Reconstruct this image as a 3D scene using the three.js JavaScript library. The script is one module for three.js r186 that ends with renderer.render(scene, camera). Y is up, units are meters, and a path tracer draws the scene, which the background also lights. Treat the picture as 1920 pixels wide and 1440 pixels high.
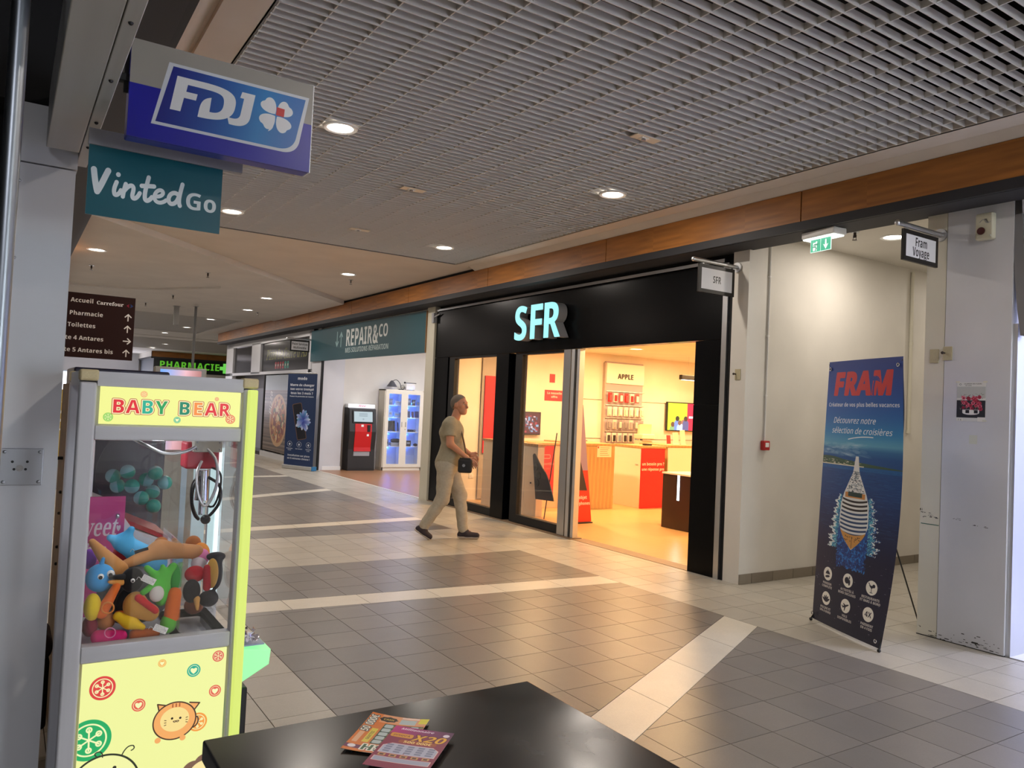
import * as THREE from 'three';
import { mergeGeometries } from 'three/addons/utils/BufferGeometryUtils.js';
import { RoundedBoxGeometry } from 'three/addons/geometries/RoundedBoxGeometry.js';
import { TextGeometry } from 'three/addons/geometries/TextGeometry.js';
import { FontLoader } from 'three/addons/loaders/FontLoader.js';
import { RectAreaLightUniformsLib } from 'three/addons/lights/RectAreaLightUniformsLib.js';

// ---------- camera, exposure, light settings ----------
const V = (x, y, z) => new THREE.Vector3(x, y, z);
const scene = new THREE.Scene();
scene.background = new THREE.Color(0xdfe8f2).multiplyScalar(8.5);   // overcast daylight, let in only through the unseen glazed entrance behind the camera
const camera = new THREE.PerspectiveCamera(52.44, 1920 / 1440, 0.05, 200);
const camPos = V(0, 1.615, 6.10);
{
  const yaw = 57.043 * Math.PI / 180, pitch = 1.8306 * Math.PI / 180, roll = 2.6106 * Math.PI / 180;
  const f = V(-Math.sin(yaw) * Math.cos(pitch), Math.sin(pitch), -Math.cos(yaw) * Math.cos(pitch));
  const r = V(Math.cos(yaw), 0, -Math.sin(yaw)), u = r.clone().cross(f);
  const rr = r.clone().multiplyScalar(Math.cos(roll)).addScaledVector(u, Math.sin(roll));
  const uu = u.clone().multiplyScalar(Math.cos(roll)).addScaledVector(r, -Math.sin(roll));
  const m = new THREE.Matrix4().makeBasis(rr, uu, f.clone().negate());
  camera.position.copy(camPos); camera.quaternion.setFromRotationMatrix(m);
  camera.updateMatrixWorld(true);
}
const renderer = new THREE.WebGLRenderer({ antialias: true });
renderer.toneMapping = THREE.LinearToneMapping;
renderer.toneMappingExposure = 1.9;
renderer.shadowMap.enabled = true;
RectAreaLightUniformsLib.init();
const HALL_LIGHT = 100, HALL_COLOR = 0xfff3e6;   // corridor downlights
const PHONE_SHOP_LIGHT = 39, PHONE_SHOP_COLOR = 0xffcf92;
const REPAIR_LIGHT = 19, REPAIR_COLOR = 0xf3f5ff;

// ---------- helpers ----------
let seed = 7;
const rnd = (a = 0, b = 1) => { seed = (seed * 1664525 + 1013904223) >>> 0; return a + (b - a) * seed / 4294967296; };
const names = {};
const numbered = n => { const k = names[n] = (names[n] ?? -1) + 1; return k ? `${n}_${String(k).padStart(3, '0')}` : n; };
const C = h => new THREE.Color(h);
const mat = (color, rough = 0.6, o = {}) => new THREE.MeshPhysicalMaterial({ color, roughness: rough, ...o });
const metal = (color, rough = 0.35) => mat(color, rough, { metalness: 1 });
const glow = (color, k, base = 0x222222) => new THREE.MeshStandardMaterial({ color: base, emissive: color, emissiveIntensity: k, roughness: 0.6 });
const bx = (w, h, d, x = 0, y = 0, z = 0) => new THREE.BoxGeometry(w, h, d).translate(x, y, z);
const span = (x0, x1, y0, y1, z0, z1) => bx(x1 - x0, y1 - y0, z1 - z0, (x0 + x1) / 2, (y0 + y1) / 2, (z0 + z1) / 2);
const rb = (w, h, d, r, x = 0, y = 0, z = 0) => new RoundedBoxGeometry(w, h, d, 2, r).translate(x, y, z);
const cyl = (r0, r1, h, n = 20, x = 0, y = 0, z = 0) => new THREE.CylinderGeometry(r0, r1, h, n).translate(x, y, z);
const sph = (r, x = 0, y = 0, z = 0, n = 18) => new THREE.SphereGeometry(r, n, Math.ceil(n * 0.7)).translate(x, y, z);
const lathe = (pts, n = 28) => new THREE.LatheGeometry(pts.map(p => new THREE.Vector2(p[0], p[1])), n);
const tube = (pts, r, n = 24, k = 8) => new THREE.TubeGeometry(new THREE.CatmullRomCurve3(pts.map(p => V(...p))), n, r, k);
const rod = (a, b, r, k = 8) => { const A = V(...a), B = V(...b), d = B.clone().sub(A), g = new THREE.CylinderGeometry(r, r, d.length(), k);
  g.applyQuaternion(new THREE.Quaternion().setFromUnitVectors(V(0, 1, 0), d.clone().normalize())); const c = A.add(B).multiplyScalar(.5); return g.translate(c.x, c.y, c.z); };
const shapeOf = pts => { const s = new THREE.Shape(); pts.forEach((p, i) => i ? s.lineTo(p[0], p[1]) : s.moveTo(p[0], p[1])); s.closePath(); return s; };
const ext = (shape, depth, bevel = 0) => new THREE.ExtrudeGeometry(shape, { depth, bevelEnabled: bevel > 0, bevelSize: bevel, bevelThickness: bevel, bevelSegments: 1, curveSegments: 14 });
function clean(g) { const o = g.index ? g.toNonIndexed() : g; for (const k of Object.keys(o.attributes)) if (!['position', 'normal', 'uv'].includes(k)) o.deleteAttribute(k); return o; }
function muv(g, s = 1) { // texture coordinates in metres, from the side each face looks to
  g = clean(g); const p = g.attributes.position, n = g.attributes.normal, uv = new Float32Array(p.count * 2);
  for (let i = 0; i < p.count; i++) { const ax = Math.abs(n.getX(i)), ay = Math.abs(n.getY(i)), az = Math.abs(n.getZ(i)); let a, b;
    if (ay >= ax && ay >= az) { a = p.getX(i); b = p.getZ(i); } else if (ax >= az) { a = p.getZ(i); b = p.getY(i); } else { a = p.getX(i); b = p.getY(i); }
    uv[2 * i] = a * s; uv[2 * i + 1] = b * s; }
  g.setAttribute('uv', new THREE.BufferAttribute(uv, 2)); return g; }
const join = l => Array.isArray(l) ? (l.length > 1 ? mergeGeometries(l.map(clean)) : l[0]) : l;
function part(name, geo, m, parent, label) { const o = new THREE.Mesh(join(geo), m); o.name = name; o.castShadow = o.receiveShadow = true; parent.add(o); if (label) o.userData.label = label; return o; }
function tag(o, label, category, group, kind) { o.userData.label = label; o.userData.category = category; if (group) o.userData.group = group; if (kind) o.userData.kind = kind; return o; }
function thing(name, label, category, pos = [0, 0, 0], turn = 0, group) { const o = new THREE.Group(); o.name = numbered(name); scene.add(o); o.position.set(...pos); o.rotation.y = turn; return tag(o, label, category, group); }
function solo(name, label, category, geo, m, group, kind) { return tag(part(numbered(name), geo, m, scene), label, category, group, kind); }
function struct(name, label, geo, m) { const o = part(numbered(name), muv(join(geo)), m, scene); return tag(o, label, name.split('_')[0], null, 'structure'); }
function structGroup(name, label) { const o = new THREE.Group(); o.name = numbered(name); scene.add(o); return tag(o, label, name.split('_')[0], null, 'structure'); }
function area(x, y, z, tx, ty, tz, w, h, color, k, parent = scene) { const l = new THREE.RectAreaLight(color, k, w, h); l.position.set(x, y, z); l.lookAt(tx, ty, tz); parent.add(l); return l; }

// computed textures
const hash = (x, y, s) => { let h = (x * 374761393 + y * 668265263 + s * 974711) | 0; h = Math.imul(h ^ (h >>> 13), 1274126177); return ((h ^ (h >>> 16)) >>> 0) / 4294967296; };
function vnoise(x, y, per, s) { const xi = Math.floor(x), yi = Math.floor(y), fx = x - xi, fy = y - yi, u = fx * fx * (3 - 2 * fx), v = fy * fy * (3 - 2 * fy), w = (a, b) => hash(((a % per) + per) % per, ((b % per) + per) % per, s);
  return (w(xi, yi) * (1 - u) + w(xi + 1, yi) * u) * (1 - v) + (w(xi, yi + 1) * (1 - u) + w(xi + 1, yi + 1) * u) * v; }
function fbm(x, y, per, s, oct = 4) { let a = 0, k = .5, t = 0; for (let i = 0; i < oct; i++) { a += k * vnoise(x, y, per, s + i); t += k; k *= .5; x *= 2; y *= 2; per *= 2; } return a / t; }
function dataTex(n, f, srgb, rep = 1) { const d = new Uint8Array(n * n * 4); for (let j = 0; j < n; j++) for (let i = 0; i < n; i++) { const c = f(i / n, j / n, i, j); const k = (j * n + i) * 4; for (let q = 0; q < 3; q++) d[k + q] = Math.max(0, Math.min(255, Array.isArray(c) ? c[q] : c)); d[k + 3] = 255; }
  const t = new THREE.DataTexture(d, n, n); t.wrapS = t.wrapT = THREE.RepeatWrapping; t.magFilter = THREE.LinearFilter; t.minFilter = THREE.LinearMipmapLinearFilter; t.generateMipmaps = true; if (srgb) t.colorSpace = THREE.SRGBColorSpace; t.repeat.set(rep, rep); t.needsUpdate = true; return t; }
function canvasTex(w, h, draw, rep) { const c = document.createElement('canvas'); c.width = w; c.height = h; const g = c.getContext('2d'); draw(g, w, h); const t = new THREE.CanvasTexture(c); t.colorSpace = THREE.SRGBColorSpace; if (rep) { t.wrapS = t.wrapT = THREE.RepeatWrapping; } return t; }
const print = (t, rough = .5, o = {}) => new THREE.MeshPhysicalMaterial({ map: t, roughness: rough, ...o });
const lit = (t, k, rough = .4) => new THREE.MeshStandardMaterial({ color: 0x111111, emissive: 0xffffff, emissiveMap: t, emissiveIntensity: k, roughness: rough });
const font = await new FontLoader().loadAsync('fonts/droid/droid_sans_bold.typeface.json');
// flat panel whose picture fills the face; looks along +z, or +x with toX
const sheet = (w, h, d = .004) => { const g = new THREE.BoxGeometry(w, h, d); const uv = g.attributes.uv; for (let i = 0; i < 24; i++) { if (i < 16) uv.setXY(i, .004, .004); } return g; };

const T = {
  smudge: dataTex(256, (u, v) => 128 + 100 * (fbm(u * 6, v * 6, 6, 3, 5) - .5) * 1.6, false, .7),
  tile: dataTex(256, (u, v) => 232 + 14 * (fbm(u * 8, v * 8, 8, 11, 5) - .5) + 10 * (hash(u * 256 | 0, v * 256 | 0, 5) - .5), true, .9),
  paint: dataTex(256, (u, v) => 240 + 20 * (fbm(u * 4, v * 4, 4, 21, 5) - .5), true, .5),
  wood: dataTex(256, (u, v) => { const g = fbm(u * 3 + 0.6 * fbm(u * 4, v * 2, 4, 31), v * 40, 40, 33, 3); const k = .82 + .3 * (g - .3); return [225 * k, 215 * k, 200 * k]; }, true, .8),
  oak: dataTex(256, (u, v) => { const g = fbm(u * 36, v * 3 + 1.2 * fbm(u * 4, v * 4, 4, 41), 3, 43, 3); const k = .86 + .24 * (g - .25); return [240 * k, 225 * k, 205 * k]; }, true, 1.0),
  fleck: dataTex(128, (u, v, i, j) => 236 - 26 * (hash(i, j, 8) > .93 ? 1 : 0) + 20 * (fbm(u * 8, v * 8, 8, 51) - .5), true, 2),
};
const M = {
  plaster: mat(0xe2ded8, .85, { map: T.paint }), plasterWarm: mat(0xe6ddd2, .8, { map: T.paint }),
  wallWhite: mat(0xe9e5dc, .55, { map: T.paint }), panelCool: mat(0xdfe0e4, .3, { map: T.paint }), panelCream: mat(0xe8e4d2, .4, { map: T.paint }),
  black: mat(0x050609, .25, { specularIntensity: .22 }), blackMatt: mat(0x0c0c0e, .7), voidBlack: mat(0x0a0a0c, .9), darkLip: mat(0x2a2b30, .6), soffit: mat(0x3c3c40, .7),
  slat: mat(0xdad7d2, .5), steel: metal(0xb9bcc0, .3), alu: metal(0xd0d2d4, .42), chrome: metal(0xd8dadc, .15), greyPaint: mat(0x9c9da2, .45), white: mat(0xeeeeec, .4),
  orangeWood: mat(0xcf8c42, .5, { map: T.wood }), grout: mat(0x3a352f, .9),
  glass: mat(0xffffff, .02, { transmission: 1, thickness: 0, ior: 1.5 }), glassSmoke: mat(0x8d8f92, .05, { transmission: 1, thickness: 0, ior: 1.5 }),
  darkPlastic: mat(0x151517, .45), red: mat(0xd41f24, .45), woodFloor: mat(0xecc992, .32, { map: T.oak }), oak: mat(0xdcbb8a, .5, { map: T.oak }),
};
// ================= SETTING =================
// ---------- tiled corridor floor ----------
{
  const TS = .32, XO = -.1062, ZO = .0995, GAP = .0022;
  const darks = [0x88827b, 0x8b857e, 0x85807a, 0x8e8881].map(c => mat(c, .3, { map: T.tile }));
  const lights = [0xcac3b4, 0xc7c0b1, 0xcdc6b8, 0xc3bcae].map(c => mat(c, .32, { map: T.tile }));
  const creams = [0xf0e8d6, 0xece4d2].map(c => mat(c, .34, { map: T.tile }));
  for (const m of [...darks, ...lights, ...creams]) m.roughness = .36;
  const strips = [[-6.02, -.075, .31, .62], [-4.42, .5, .34, .62], [-10.17, .11, .27, .62], [-13.88, .49, .3, .62], [-16.4, .1, .25, .62], [-19.9, .49, .3, .62], [-22.9, .1, .25, .62], [-.6, -.05, .3, .62]];
  const clip = (poly, a, b, c) => { const o = []; for (let i = 0; i < poly.length; i++) { const p = poly[i], q = poly[(i + 1) % poly.length], dp = a * p[0] + b * p[1] - c, dq = a * q[0] + b * q[1] - c; if (dp <= 0) o.push(p); if ((dp < 0) !== (dq < 0)) { const t = dp / (dp - dq); o.push([p[0] + (q[0] - p[0]) * t, p[1] + (q[1] - p[1]) * t]); } } return o; };
  const areaOf = p => Math.abs(p.reduce((s, a, i) => { const b = p[(i + 1) % p.length]; return s + a[0] * b[1] - b[0] * a[1]; }, 0)) / 2;
  const prism = poly => { // top face and four sides of one tile
    const pos = [], nor = [], uv = [], q = poly.slice(); let s = 0; q.forEach((a, i) => { const b = q[(i + 1) % q.length]; s += a[0] * b[1] - b[0] * a[1]; }); if (s > 0) q.reverse();
    const ou = rnd(0, 5), ov = rnd(0, 5), v = (p, y, n) => { pos.push(p[0], y, p[1]); nor.push(...n); uv.push(p[0] + ou, p[1] + ov); };
    for (let i = 1; i < q.length - 1; i++) { v(q[0], 0, [0, 1, 0]); v(q[i], 0, [0, 1, 0]); v(q[i + 1], 0, [0, 1, 0]); }
    q.forEach((a, i) => { const b = q[(i + 1) % q.length], dx = b[0] - a[0], dz = b[1] - a[1], l = Math.hypot(dx, dz), n = [-dz / l, 0, dx / l]; v(a, 0, n); v(a, -.006, n); v(b, -.006, n); v(a, 0, n); v(b, -.006, n); v(b, 0, n); });
    const g = new THREE.BufferGeometry(); g.setAttribute('position', new THREE.Float32BufferAttribute(pos, 3)); g.setAttribute('normal', new THREE.Float32BufferAttribute(nor, 3)); g.setAttribute('uv', new THREE.Float32BufferAttribute(uv, 2)); return g; };
  const pieces = [];
  const put = (poly, m) => { if (poly.length > 2 && areaOf(poly) > .0012) { let cx = 0, cz = 0; poly.forEach(p => { cx += p[0] / poly.length; cz += p[1] / poly.length; }); pieces.push({ poly, m, cx, cz }); } };
  const frustum = new THREE.Frustum().setFromProjectionMatrix(new THREE.Matrix4().multiplyMatrices(new THREE.PerspectiveCamera(52.44, 4 / 3, .05, 200).projectionMatrix, camera.matrixWorldInverse));
  const kx0 = Math.floor((-45 - XO) / TS), kx1 = Math.ceil((5 - XO) / TS);
  for (let i = kx0; i < kx1; i++) for (let j = -38; j < 24; j++) {
    const x0 = XO + i * TS, x1 = x0 + TS, z0 = ZO + j * TS, z1 = z0 + TS, cx = x0 + TS / 2, cz = z0 + TS / 2;
    if (cz < 0 && !(cx > -5.19 && cx < -3.41) && !(cx < -27)) { if (z1 < .02) continue; }
    if (cz < 0 && cx < -27 && (cz < -9 || cx > -28 + 1)) { if (z1 < .02 && cx > -27) continue; }
    const dark = cz > 1.06 && cz < 4.58 && !(cx > -9.066 && cx < -7.466) && cx > -27 && cx < 4;
    let polys = [[[x0 + GAP, z0 + GAP], [x1 - GAP, z0 + GAP], [x1 - GAP, z1 - GAP], [x0 + GAP, z1 - GAP]]];
    if (cz < .2 && z0 < 0 && !(cx > -5.19 && cx < -3.41) && cx > -27) polys = polys.map(p => clip(p, 0, -1, 0));
    if (dark) for (const [xl, m, w] of strips) { const c = xl - m * 1.06; const out = []; for (const p of polys) { const L = clip(p, 1, -m, c - GAP), R = clip(p, -1, m, -(c + w + GAP)); if (L.length > 2) out.push(L); if (R.length > 2) out.push(R); } polys = out; }
    const set = dark ? darks : lights, mm = set[Math.floor(rnd(0, 3.999))];
    polys.forEach(p => put(p, mm));
  }
  for (const [xl, m, w, len] of strips) { const c = xl - m * 1.06; for (let z = 1.0595, k = 0; z < 4.57; z += len, k++) { const za = z + GAP, zb = Math.min(z + len, 4.579) - GAP; put([[c + m * za + GAP, za], [c + w + m * za - GAP, za], [c + w + m * zb - GAP, zb], [c + m * zb + GAP, zb]], creams[k % 2]); } }
  for (const p of pieces) { const d = Math.hypot(p.cx - camPos.x, 1.6, p.cz - camPos.z); p.size = frustum.containsPoint(V(p.cx, 0, p.cz)) && p.cx < -.9 ? areaOf(p.poly) * 1.6 / d ** 3 : 0; }
  pieces.sort((a, b) => b.size - a.size);
  const floor = structGroup('floor', 'grey and cream tiled corridor floor with pale diagonal bands');
  pieces.slice(0, 296).forEach((p, i) => part(i ? `tile_${String(i).padStart(3, '0')}` : 'tile', prism(p.poly), p.m, floor));
  const rest = new Map(); pieces.slice(296).forEach(p => { if (!rest.has(p.m)) rest.set(p.m, []); rest.get(p.m).push(prism(p.poly)); });
  let k = 0; for (const [m, l] of rest) { const o = part('distant_tiles' + (k ? `_${String(k).padStart(3, '0')}` : ''), l, m, floor); o.userData.kind = 'stuff'; k++; }
  part('grout_bed', muv(span(-46, 9, -.1, -.0025, -12.2, 10)), M.grout, floor);
}
// ---------- corridor ceiling: open grid of slats ----------
{
  const G = structGroup('ceiling', 'grey metal open grid ceiling of long slats over corridor');
  const X0 = -10.08, X1 = 3, Z0 = .655, Z1 = 5.01, Y = 3.7, H = .047;
  const zs = bx(.007, H, Z1 - Z0), xs = bx(X1 - X0, H - .008, .007); let k = 0;
  const n = i => i ? `slat_${String(i).padStart(3, '0')}` : 'slat';
  for (let x = -2.463 * 3.7 / 3.9 - .0811 * 95 + .015; x < X1; x += .0811) if (x > X0) { const o = part(n(k++), zs, M.slat, G); o.position.set(x, Y + H / 2, (Z0 + Z1) / 2); }
  for (let z = .655 + .13; z < Z1; z += .2634) { const o = part(n(k++), xs, M.slat, G); o.position.set((X0 + X1) / 2, Y + H / 2 + .004, z); }
  part('edge_frame', [span(X0 - .02, X1, Y, Y + .08, Z0 - .02, Z0), span(X0 - .02, X1, Y, Y + .08, Z1, Z1 + .02), span(X0 - .02, X0, Y, Y + .08, Z0, Z1)], mat(0x6d6b6a, .5), G);
  part('void_box', [span(X0, X1, 4.5, 4.55, Z0 - .3, Z1 + .3), span(X0 - .05, X0, 3.78, 4.5, Z0 - .3, Z1 + .3), span(X0, X1, 3.78, 4.5, Z0 - .35, Z0 - .3), span(X0, X1, 3.78, 4.5, Z1 + .3, Z1 + .35)], M.voidBlack, G);
  // grey slats further down the hall
  const D = structGroup('ceiling', 'distant grey grid panels set in the plaster ceiling');
  const far = [[-27.8, -21.7, .8, 5.0], [-39.3, -31.7, -4.5, 5.0]];
  const l = []; for (const [a, b, c, d] of far) { for (let x = a; x < b; x += .12) l.push(bx(.01, .06, d - c, x, 3.72, (c + d) / 2)); for (let z = c; z < d; z += .4) l.push(bx(b - a, .05, .01, (a + b) / 2, 3.725, z)); }
  const o = part('slat_field', l, M.slat, D); o.userData.kind = 'stuff';
  part('void_box', far.map(([a, b, c, d]) => span(a, b, 3.85, 3.9, c, d)), mat(0x55565a, .9), D);
}
// ---------- plaster ceiling ----------
{
  const slabXZ = (pts, y0, y1) => { const g = ext(shapeOf(pts.map(p => [p[0], -p[1]])), y1 - y0); g.rotateX(-Math.PI / 2); return g.translate(0, y0, 0); };
  // border strips beside the grid: flat lip, recessed line, curved cove down to the fascia
  const prof = [[.66, 3.70], [.66, 3.79], [.05, 3.79], [.05, 3.66], [.31, 3.655], [.335, 3.668], [.37, 3.688], [.405, 3.705], [.415, 3.722], [.425, 3.722], [.425, 3.70]];
  const prof2 = [[5.02, 3.70], [5.25, 3.70], [5.25, 3.735], [5.27, 3.735], [5.33, 3.705], [5.42, 3.675], [5.5, 3.658], [5.85, 3.66], [5.85, 3.79], [5.02, 3.79]];
  const strip = (flip, x0, x1) => { const g = ext(shapeOf((flip ? prof2 : prof).map(([z, y]) => [-z, y])), x1 - x0); g.rotateY(Math.PI / 2); return g.translate(x0, 0, 0); };
  struct('ceiling', 'pale plaster cove along the orange fascia', [strip(false, -10.1, 4)], M.plasterWarm);
  struct('ceiling', 'pale plaster cove on the side of the camera', [strip(true, -10.1, 4)], M.plasterWarm);
  struct('ceiling', 'beige plaster ceiling panel beyond the grid with slanted edge', slabXZ([[-10.1, .05], [-16.0, .05], [-15.6, .18], [-10.15, 5.35], [-10.1, 5.4]], 3.7, 3.85), M.plasterWarm);
  struct('ceiling', 'lower grey plaster ceiling with slanted front edge', slabXZ([[-10.12, 5.36], [-15.4, .34], [-20.4, .34], [-20.4, 5.85], [-10.12, 5.85]], 3.615, 3.85), M.plaster);
  struct('ceiling', 'curved shallow drop in the grey plaster ceiling', slabXZ([[-14.9, 2.9], [-15.5, 3.3], [-16.2, 3.75], [-16.65, 4.3], [-16.85, 5.0], [-16.85, 5.8], [-20.38, 5.8], [-20.38, 2.7]], 3.58, 3.62), M.plaster);
  struct('ceiling', 'far plaster ceiling bands around the distant grids', [slabXZ([[-20.56, .05], [-20.56, 5.85], [-21.7, 5.85], [-21.7, .05]], 3.66, 3.85), slabXZ([[-21.7, .05], [-27.8, .05], [-27.8, .8], [-21.7, .8]], 3.66, 3.85), slabXZ([[-21.7, 5.0], [-27.8, 5.0], [-27.8, 5.85], [-21.7, 5.85]], 3.66, 3.85),
    slabXZ([[-27.8, -9], [-30.3, -9], [-30.3, 5.85], [-27.8, 5.85]], 3.66, 3.85), slabXZ([[-30.5, -9], [-31.7, -9], [-31.7, 5.85], [-30.5, 5.85]], 3.66, 3.85), slabXZ([[-31.7, -9], [-39.3, -9], [-39.3, -4.5], [-31.7, -4.5]], 3.66, 3.85), slabXZ([[-31.7, 5.0], [-39.3, 5.0], [-39.3, 5.85], [-31.7, 5.85]], 3.66, 3.85), slabXZ([[-39.3, -9], [-46, -9], [-46, 5.85], [-39.3, 5.85]], 3.66, 3.85)], M.plaster);
  struct('trim_1', 'dark groove across the plaster ceiling', [span(-20.56, -20.4, 3.72, 3.86, .05, 5.85), span(-30.5, -30.3, 3.72, 3.86, -9, 5.85)], M.darkLip);
  struct('ceiling', 'dark ceiling above the kiosk behind the camera', span(-46, 9, 3.86, 3.96, 5.5, 10), M.voidBlack);
  struct('ceiling', 'unseen roof slab keeping sky light out of the corridor', [span(-46.5, 9.2, 4.55, 4.7, -12.5, 10), span(3, 9, 3.7, 3.8, -.3, 5.9)], M.voidBlack);  // out of view; shuts the sky out so daylight enters only at the entrance
}
// ---------- orange fascia with dark lip, both sides ----------
function fascia(name, label, z, dir, x0, x1, joint0) {
  const g = structGroup(name, label); let k = 0;
  const js = []; for (let j = joint0; j > x0 + .3; j -= 2.665) js.push(j); for (let j = joint0 + 2.665; j < x1; j += 2.665) js.unshift(j);
  const ed = [x1, ...js, x0];
  for (let i = 0; i < ed.length - 1; i++) { const a = ed[i + 1] + .006, b = ed[i] - .006; part(k ? `panel_${String(k).padStart(3, '0')}` : 'panel', muv(span(a, b, 3.382, 3.652, Math.min(z, z - dir * .03), Math.max(z, z - dir * .03))), M.orangeWood, g); k++; }
  const za = Math.min(z - dir * .03, z - dir * .31), zb = Math.max(z - dir * .03, z - dir * .31);
  part('core', span(x0, x1, 3.38, 3.70, za, zb), M.voidBlack, g);
  part('lip', span(x0 - .01, x1, 3.302, 3.38, Math.min(z + dir * .005, z - dir * .03), Math.max(z + dir * .005, z - dir * .03)), M.darkLip, g);
  part('soffit', span(x0 - .01, x1, 3.30, 3.38, Math.min(z - dir * .03, z - dir * .36), Math.max(z - dir * .03, z - dir * .36)), M.soffit, g);
  return g;
}
{ const f = fascia('trim_2', 'orange wood panel fascia with dark lip above the shopfronts', .31, 1, -26.9, 4, -4.377);
  part('end_panel', muv(span(-26.9, -26.87, 3.382, 3.652, -6, .30)), M.orangeWood, f); }
fascia('trim_3', 'matching fascia above the kiosk on the near side', 5.5, -1, -26.9, 4, -4.377);
struct('wall_near', 'unseen white walls on the kiosk side, bouncing light into the corridor', [span(-46, -3.6, 0, 3.4, 6.6, 6.75), span(-46, -3.62, 3.3, 3.42, 5.84, 6.7)], M.wallWhite);  // unseen; kept white to bounce light onto the hall ceiling
struct('wall_header', 'dark header above the kiosk opening', [span(-3.6, 4, 3.3, 3.9, 5.86, 5.92)], M.blackMatt);
struct('wall_back', 'dark inner walls of the kiosk behind the camera', [span(-3.5, 9, 0, 4, 9.5, 9.7), span(-3.55, -3.45, 0, 3.9, 6.13, 9.6)], mat(0x3a3836, .8));
struct('wall_end', 'pale end wall far down the hall', [span(-46.2, -46, 0, 4.6, -12, 10)], M.wallWhite);
// ---------- phone shop: front, walls, floor, ceiling ----------
{
  const f = structGroup('wall_phoneshop', 'glossy black shopfront frame with tall window openings');
  part('header', span(-11.85, -5.5, 2.425, 3.2, -.14, 0), M.black, f);
  part('pier', span(-11.85, -11.38, 0, 2.42, -.14, 0), M.black, f);
  part('pier_001', [span(-9.86, -9.52, 0, 2.42, -.14, 0)], M.black, f);
  part('recess_panel', span(-9.52, -9.3, 0, 2.42, -.16, -.1), M.black, f);
  part('pier_002', span(-5.87, -5.5, 0, 1.745, -.2, 0), M.black, f); part('pier_003', span(-5.87, -5.5, 1.751, 2.42, -.2, 0), M.black, f); part('pier_core', span(-5.865, -5.5, 0, 2.42, -.22, -.004), M.blackMatt, f);
  part('shutter_rail', [span(-11.86, -5.5, 3.215, 3.25, -.05, .012)], M.steel, f);
  part('gap_backing', span(-11.85, -5.4, 3.2, 3.7, -.5, -.06), M.voidBlack, f);  // black backing for the dark gap between header and soffit
  part('guide', span(-5.5, -5.435, 0, 3.2, -.06, .02), M.steel, f); part('guide_001', span(-5.435, -5.39, 0, 3.2, -.1, -.01), M.blackMatt, f);
  part('bracket', [span(-11.93, -11.86, 3.02, 3.19, 0, .06), rod([-11.86, 3.12, .04], [-11.7, 3.16, .03], .012)], M.greyPaint, f);
  // window frames, glass
  const win = (name, label, x0, x1, z) => { const g = structGroup(name, label);
    part('frame', [span(x0 - .17, x0, .02, 2.42, z - .06, z + .03), span(x1, x1 + .03, .02, 2.42, z - .06, z + .03), span(x0, x1, .02, .13, z - .06, z + .03), span(x0, x1, 2.39, 2.42, z - .06, z + .03)], M.blackMatt, g);
    part('pane', span(x0, x1, .13, 2.39, z - .006, z), M.glass, g); return g; };
  win('window_1', 'narrow tall shop window beside the walking man', -11.17, -9.87, -.04); win('window_2', 'tall shop window beside the open doorway', -9.21, -8.2, -.06);
  const d = structGroup('door_1', 'brushed steel sliding door posts of the phone shop');
  part('post', span(-8.19, -8.04, .02, 2.42, -.1, -.0), M.steel, d); part('post_001', span(-8.02, -7.955, .02, 2.42, -.09, .0), M.alu, d); part('post_002', span(-7.945, -7.925, .02, 2.42, -.09, -.03), M.blackMatt, d); part('post_003', span(-7.915, -7.86, .02, 2.42, -.09, -.01), M.alu, d);
  struct('trim_4', 'brown stone threshold strip under the phone shop front', [span(-7.86, -5.87, -.004, .004, -.2, .0), span(-11.85, -7.86, -.004, .014, -.16, .025)], mat(0x9b8268, .5, { map: T.fleck }));
  struct('floor_1', 'honey coloured wood floor inside the phone shop', span(-11.8, -5.4, -.05, .002, -7, -.16), M.woodFloor);
  const cream = mat(0xf3ead9, .7, { map: T.paint });
  struct('wall_1', 'cream side wall with display niches inside the phone shop', [span(-11.95, -11.8, 0, 3.2, -7, -.1)], cream);
  struct('wall_2', 'cream back wall of the phone shop', [span(-11.8, -5.4, 0, 3.2, -7.15, -7), span(-5.55, -5.4, 0, 3.2, -7, -.2)], cream);
  struct('ceiling', 'cream ceiling inside the phone shop', span(-11.8, -5.4, 2.765, 2.9, -7, -.14), cream);
}
// ---------- repair shop ----------
{
  struct('wall_3', 'white walls inside the repair shop', [span(-17.95, -17.72, 0, 3.3, -5, -.02), span(-12.2, -12.02, 0, 3.3, -5, -.1), span(-17.95, -12.02, 0, 3.3, -5.1, -4.9)], M.wallWhite);
  struct('wall_4', 'white post between the repair shop and the phone shop', span(-12.15, -11.87, 0, 3.3, -.12, .03), mat(0xdcd8c6, .5, { map: T.paint }));
  struct('floor_2', 'brown wood floor inside the repair shop', span(-17.9, -12.1, -.05, .003, -5, .0), mat(0xb48c6e, .35, { map: T.oak }));
  struct('ceiling', 'white ceiling inside the repair shop', span(-17.9, -12.1, 3.2, 3.3, -5, -.06), M.wallWhite);
  struct('trim_5', 'pale threshold line of the repair shop', span(-17.72, -12.15, -.003, .006, -.03, .03), mat(0xcfc9bd, .4));
  struct('wall_5', 'white upright between the pizza shop and the repair shop', [span(-18.3, -17.49, 0, 3.2, -.12, .0), span(-17.74, -17.52, 0, 3.2, -.56, -.1)], M.panelCool);
  struct('trim_6', 'black corner strip at the repair shop opening', span(-17.53, -17.46, 0, 2.55, -.03, .014), M.blackMatt);
  struct('baseboard_1', 'white skirting inside the repair shop', span(-17.53, -17.505, 0, .09, -.57, -.03), M.white);
}
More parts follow.
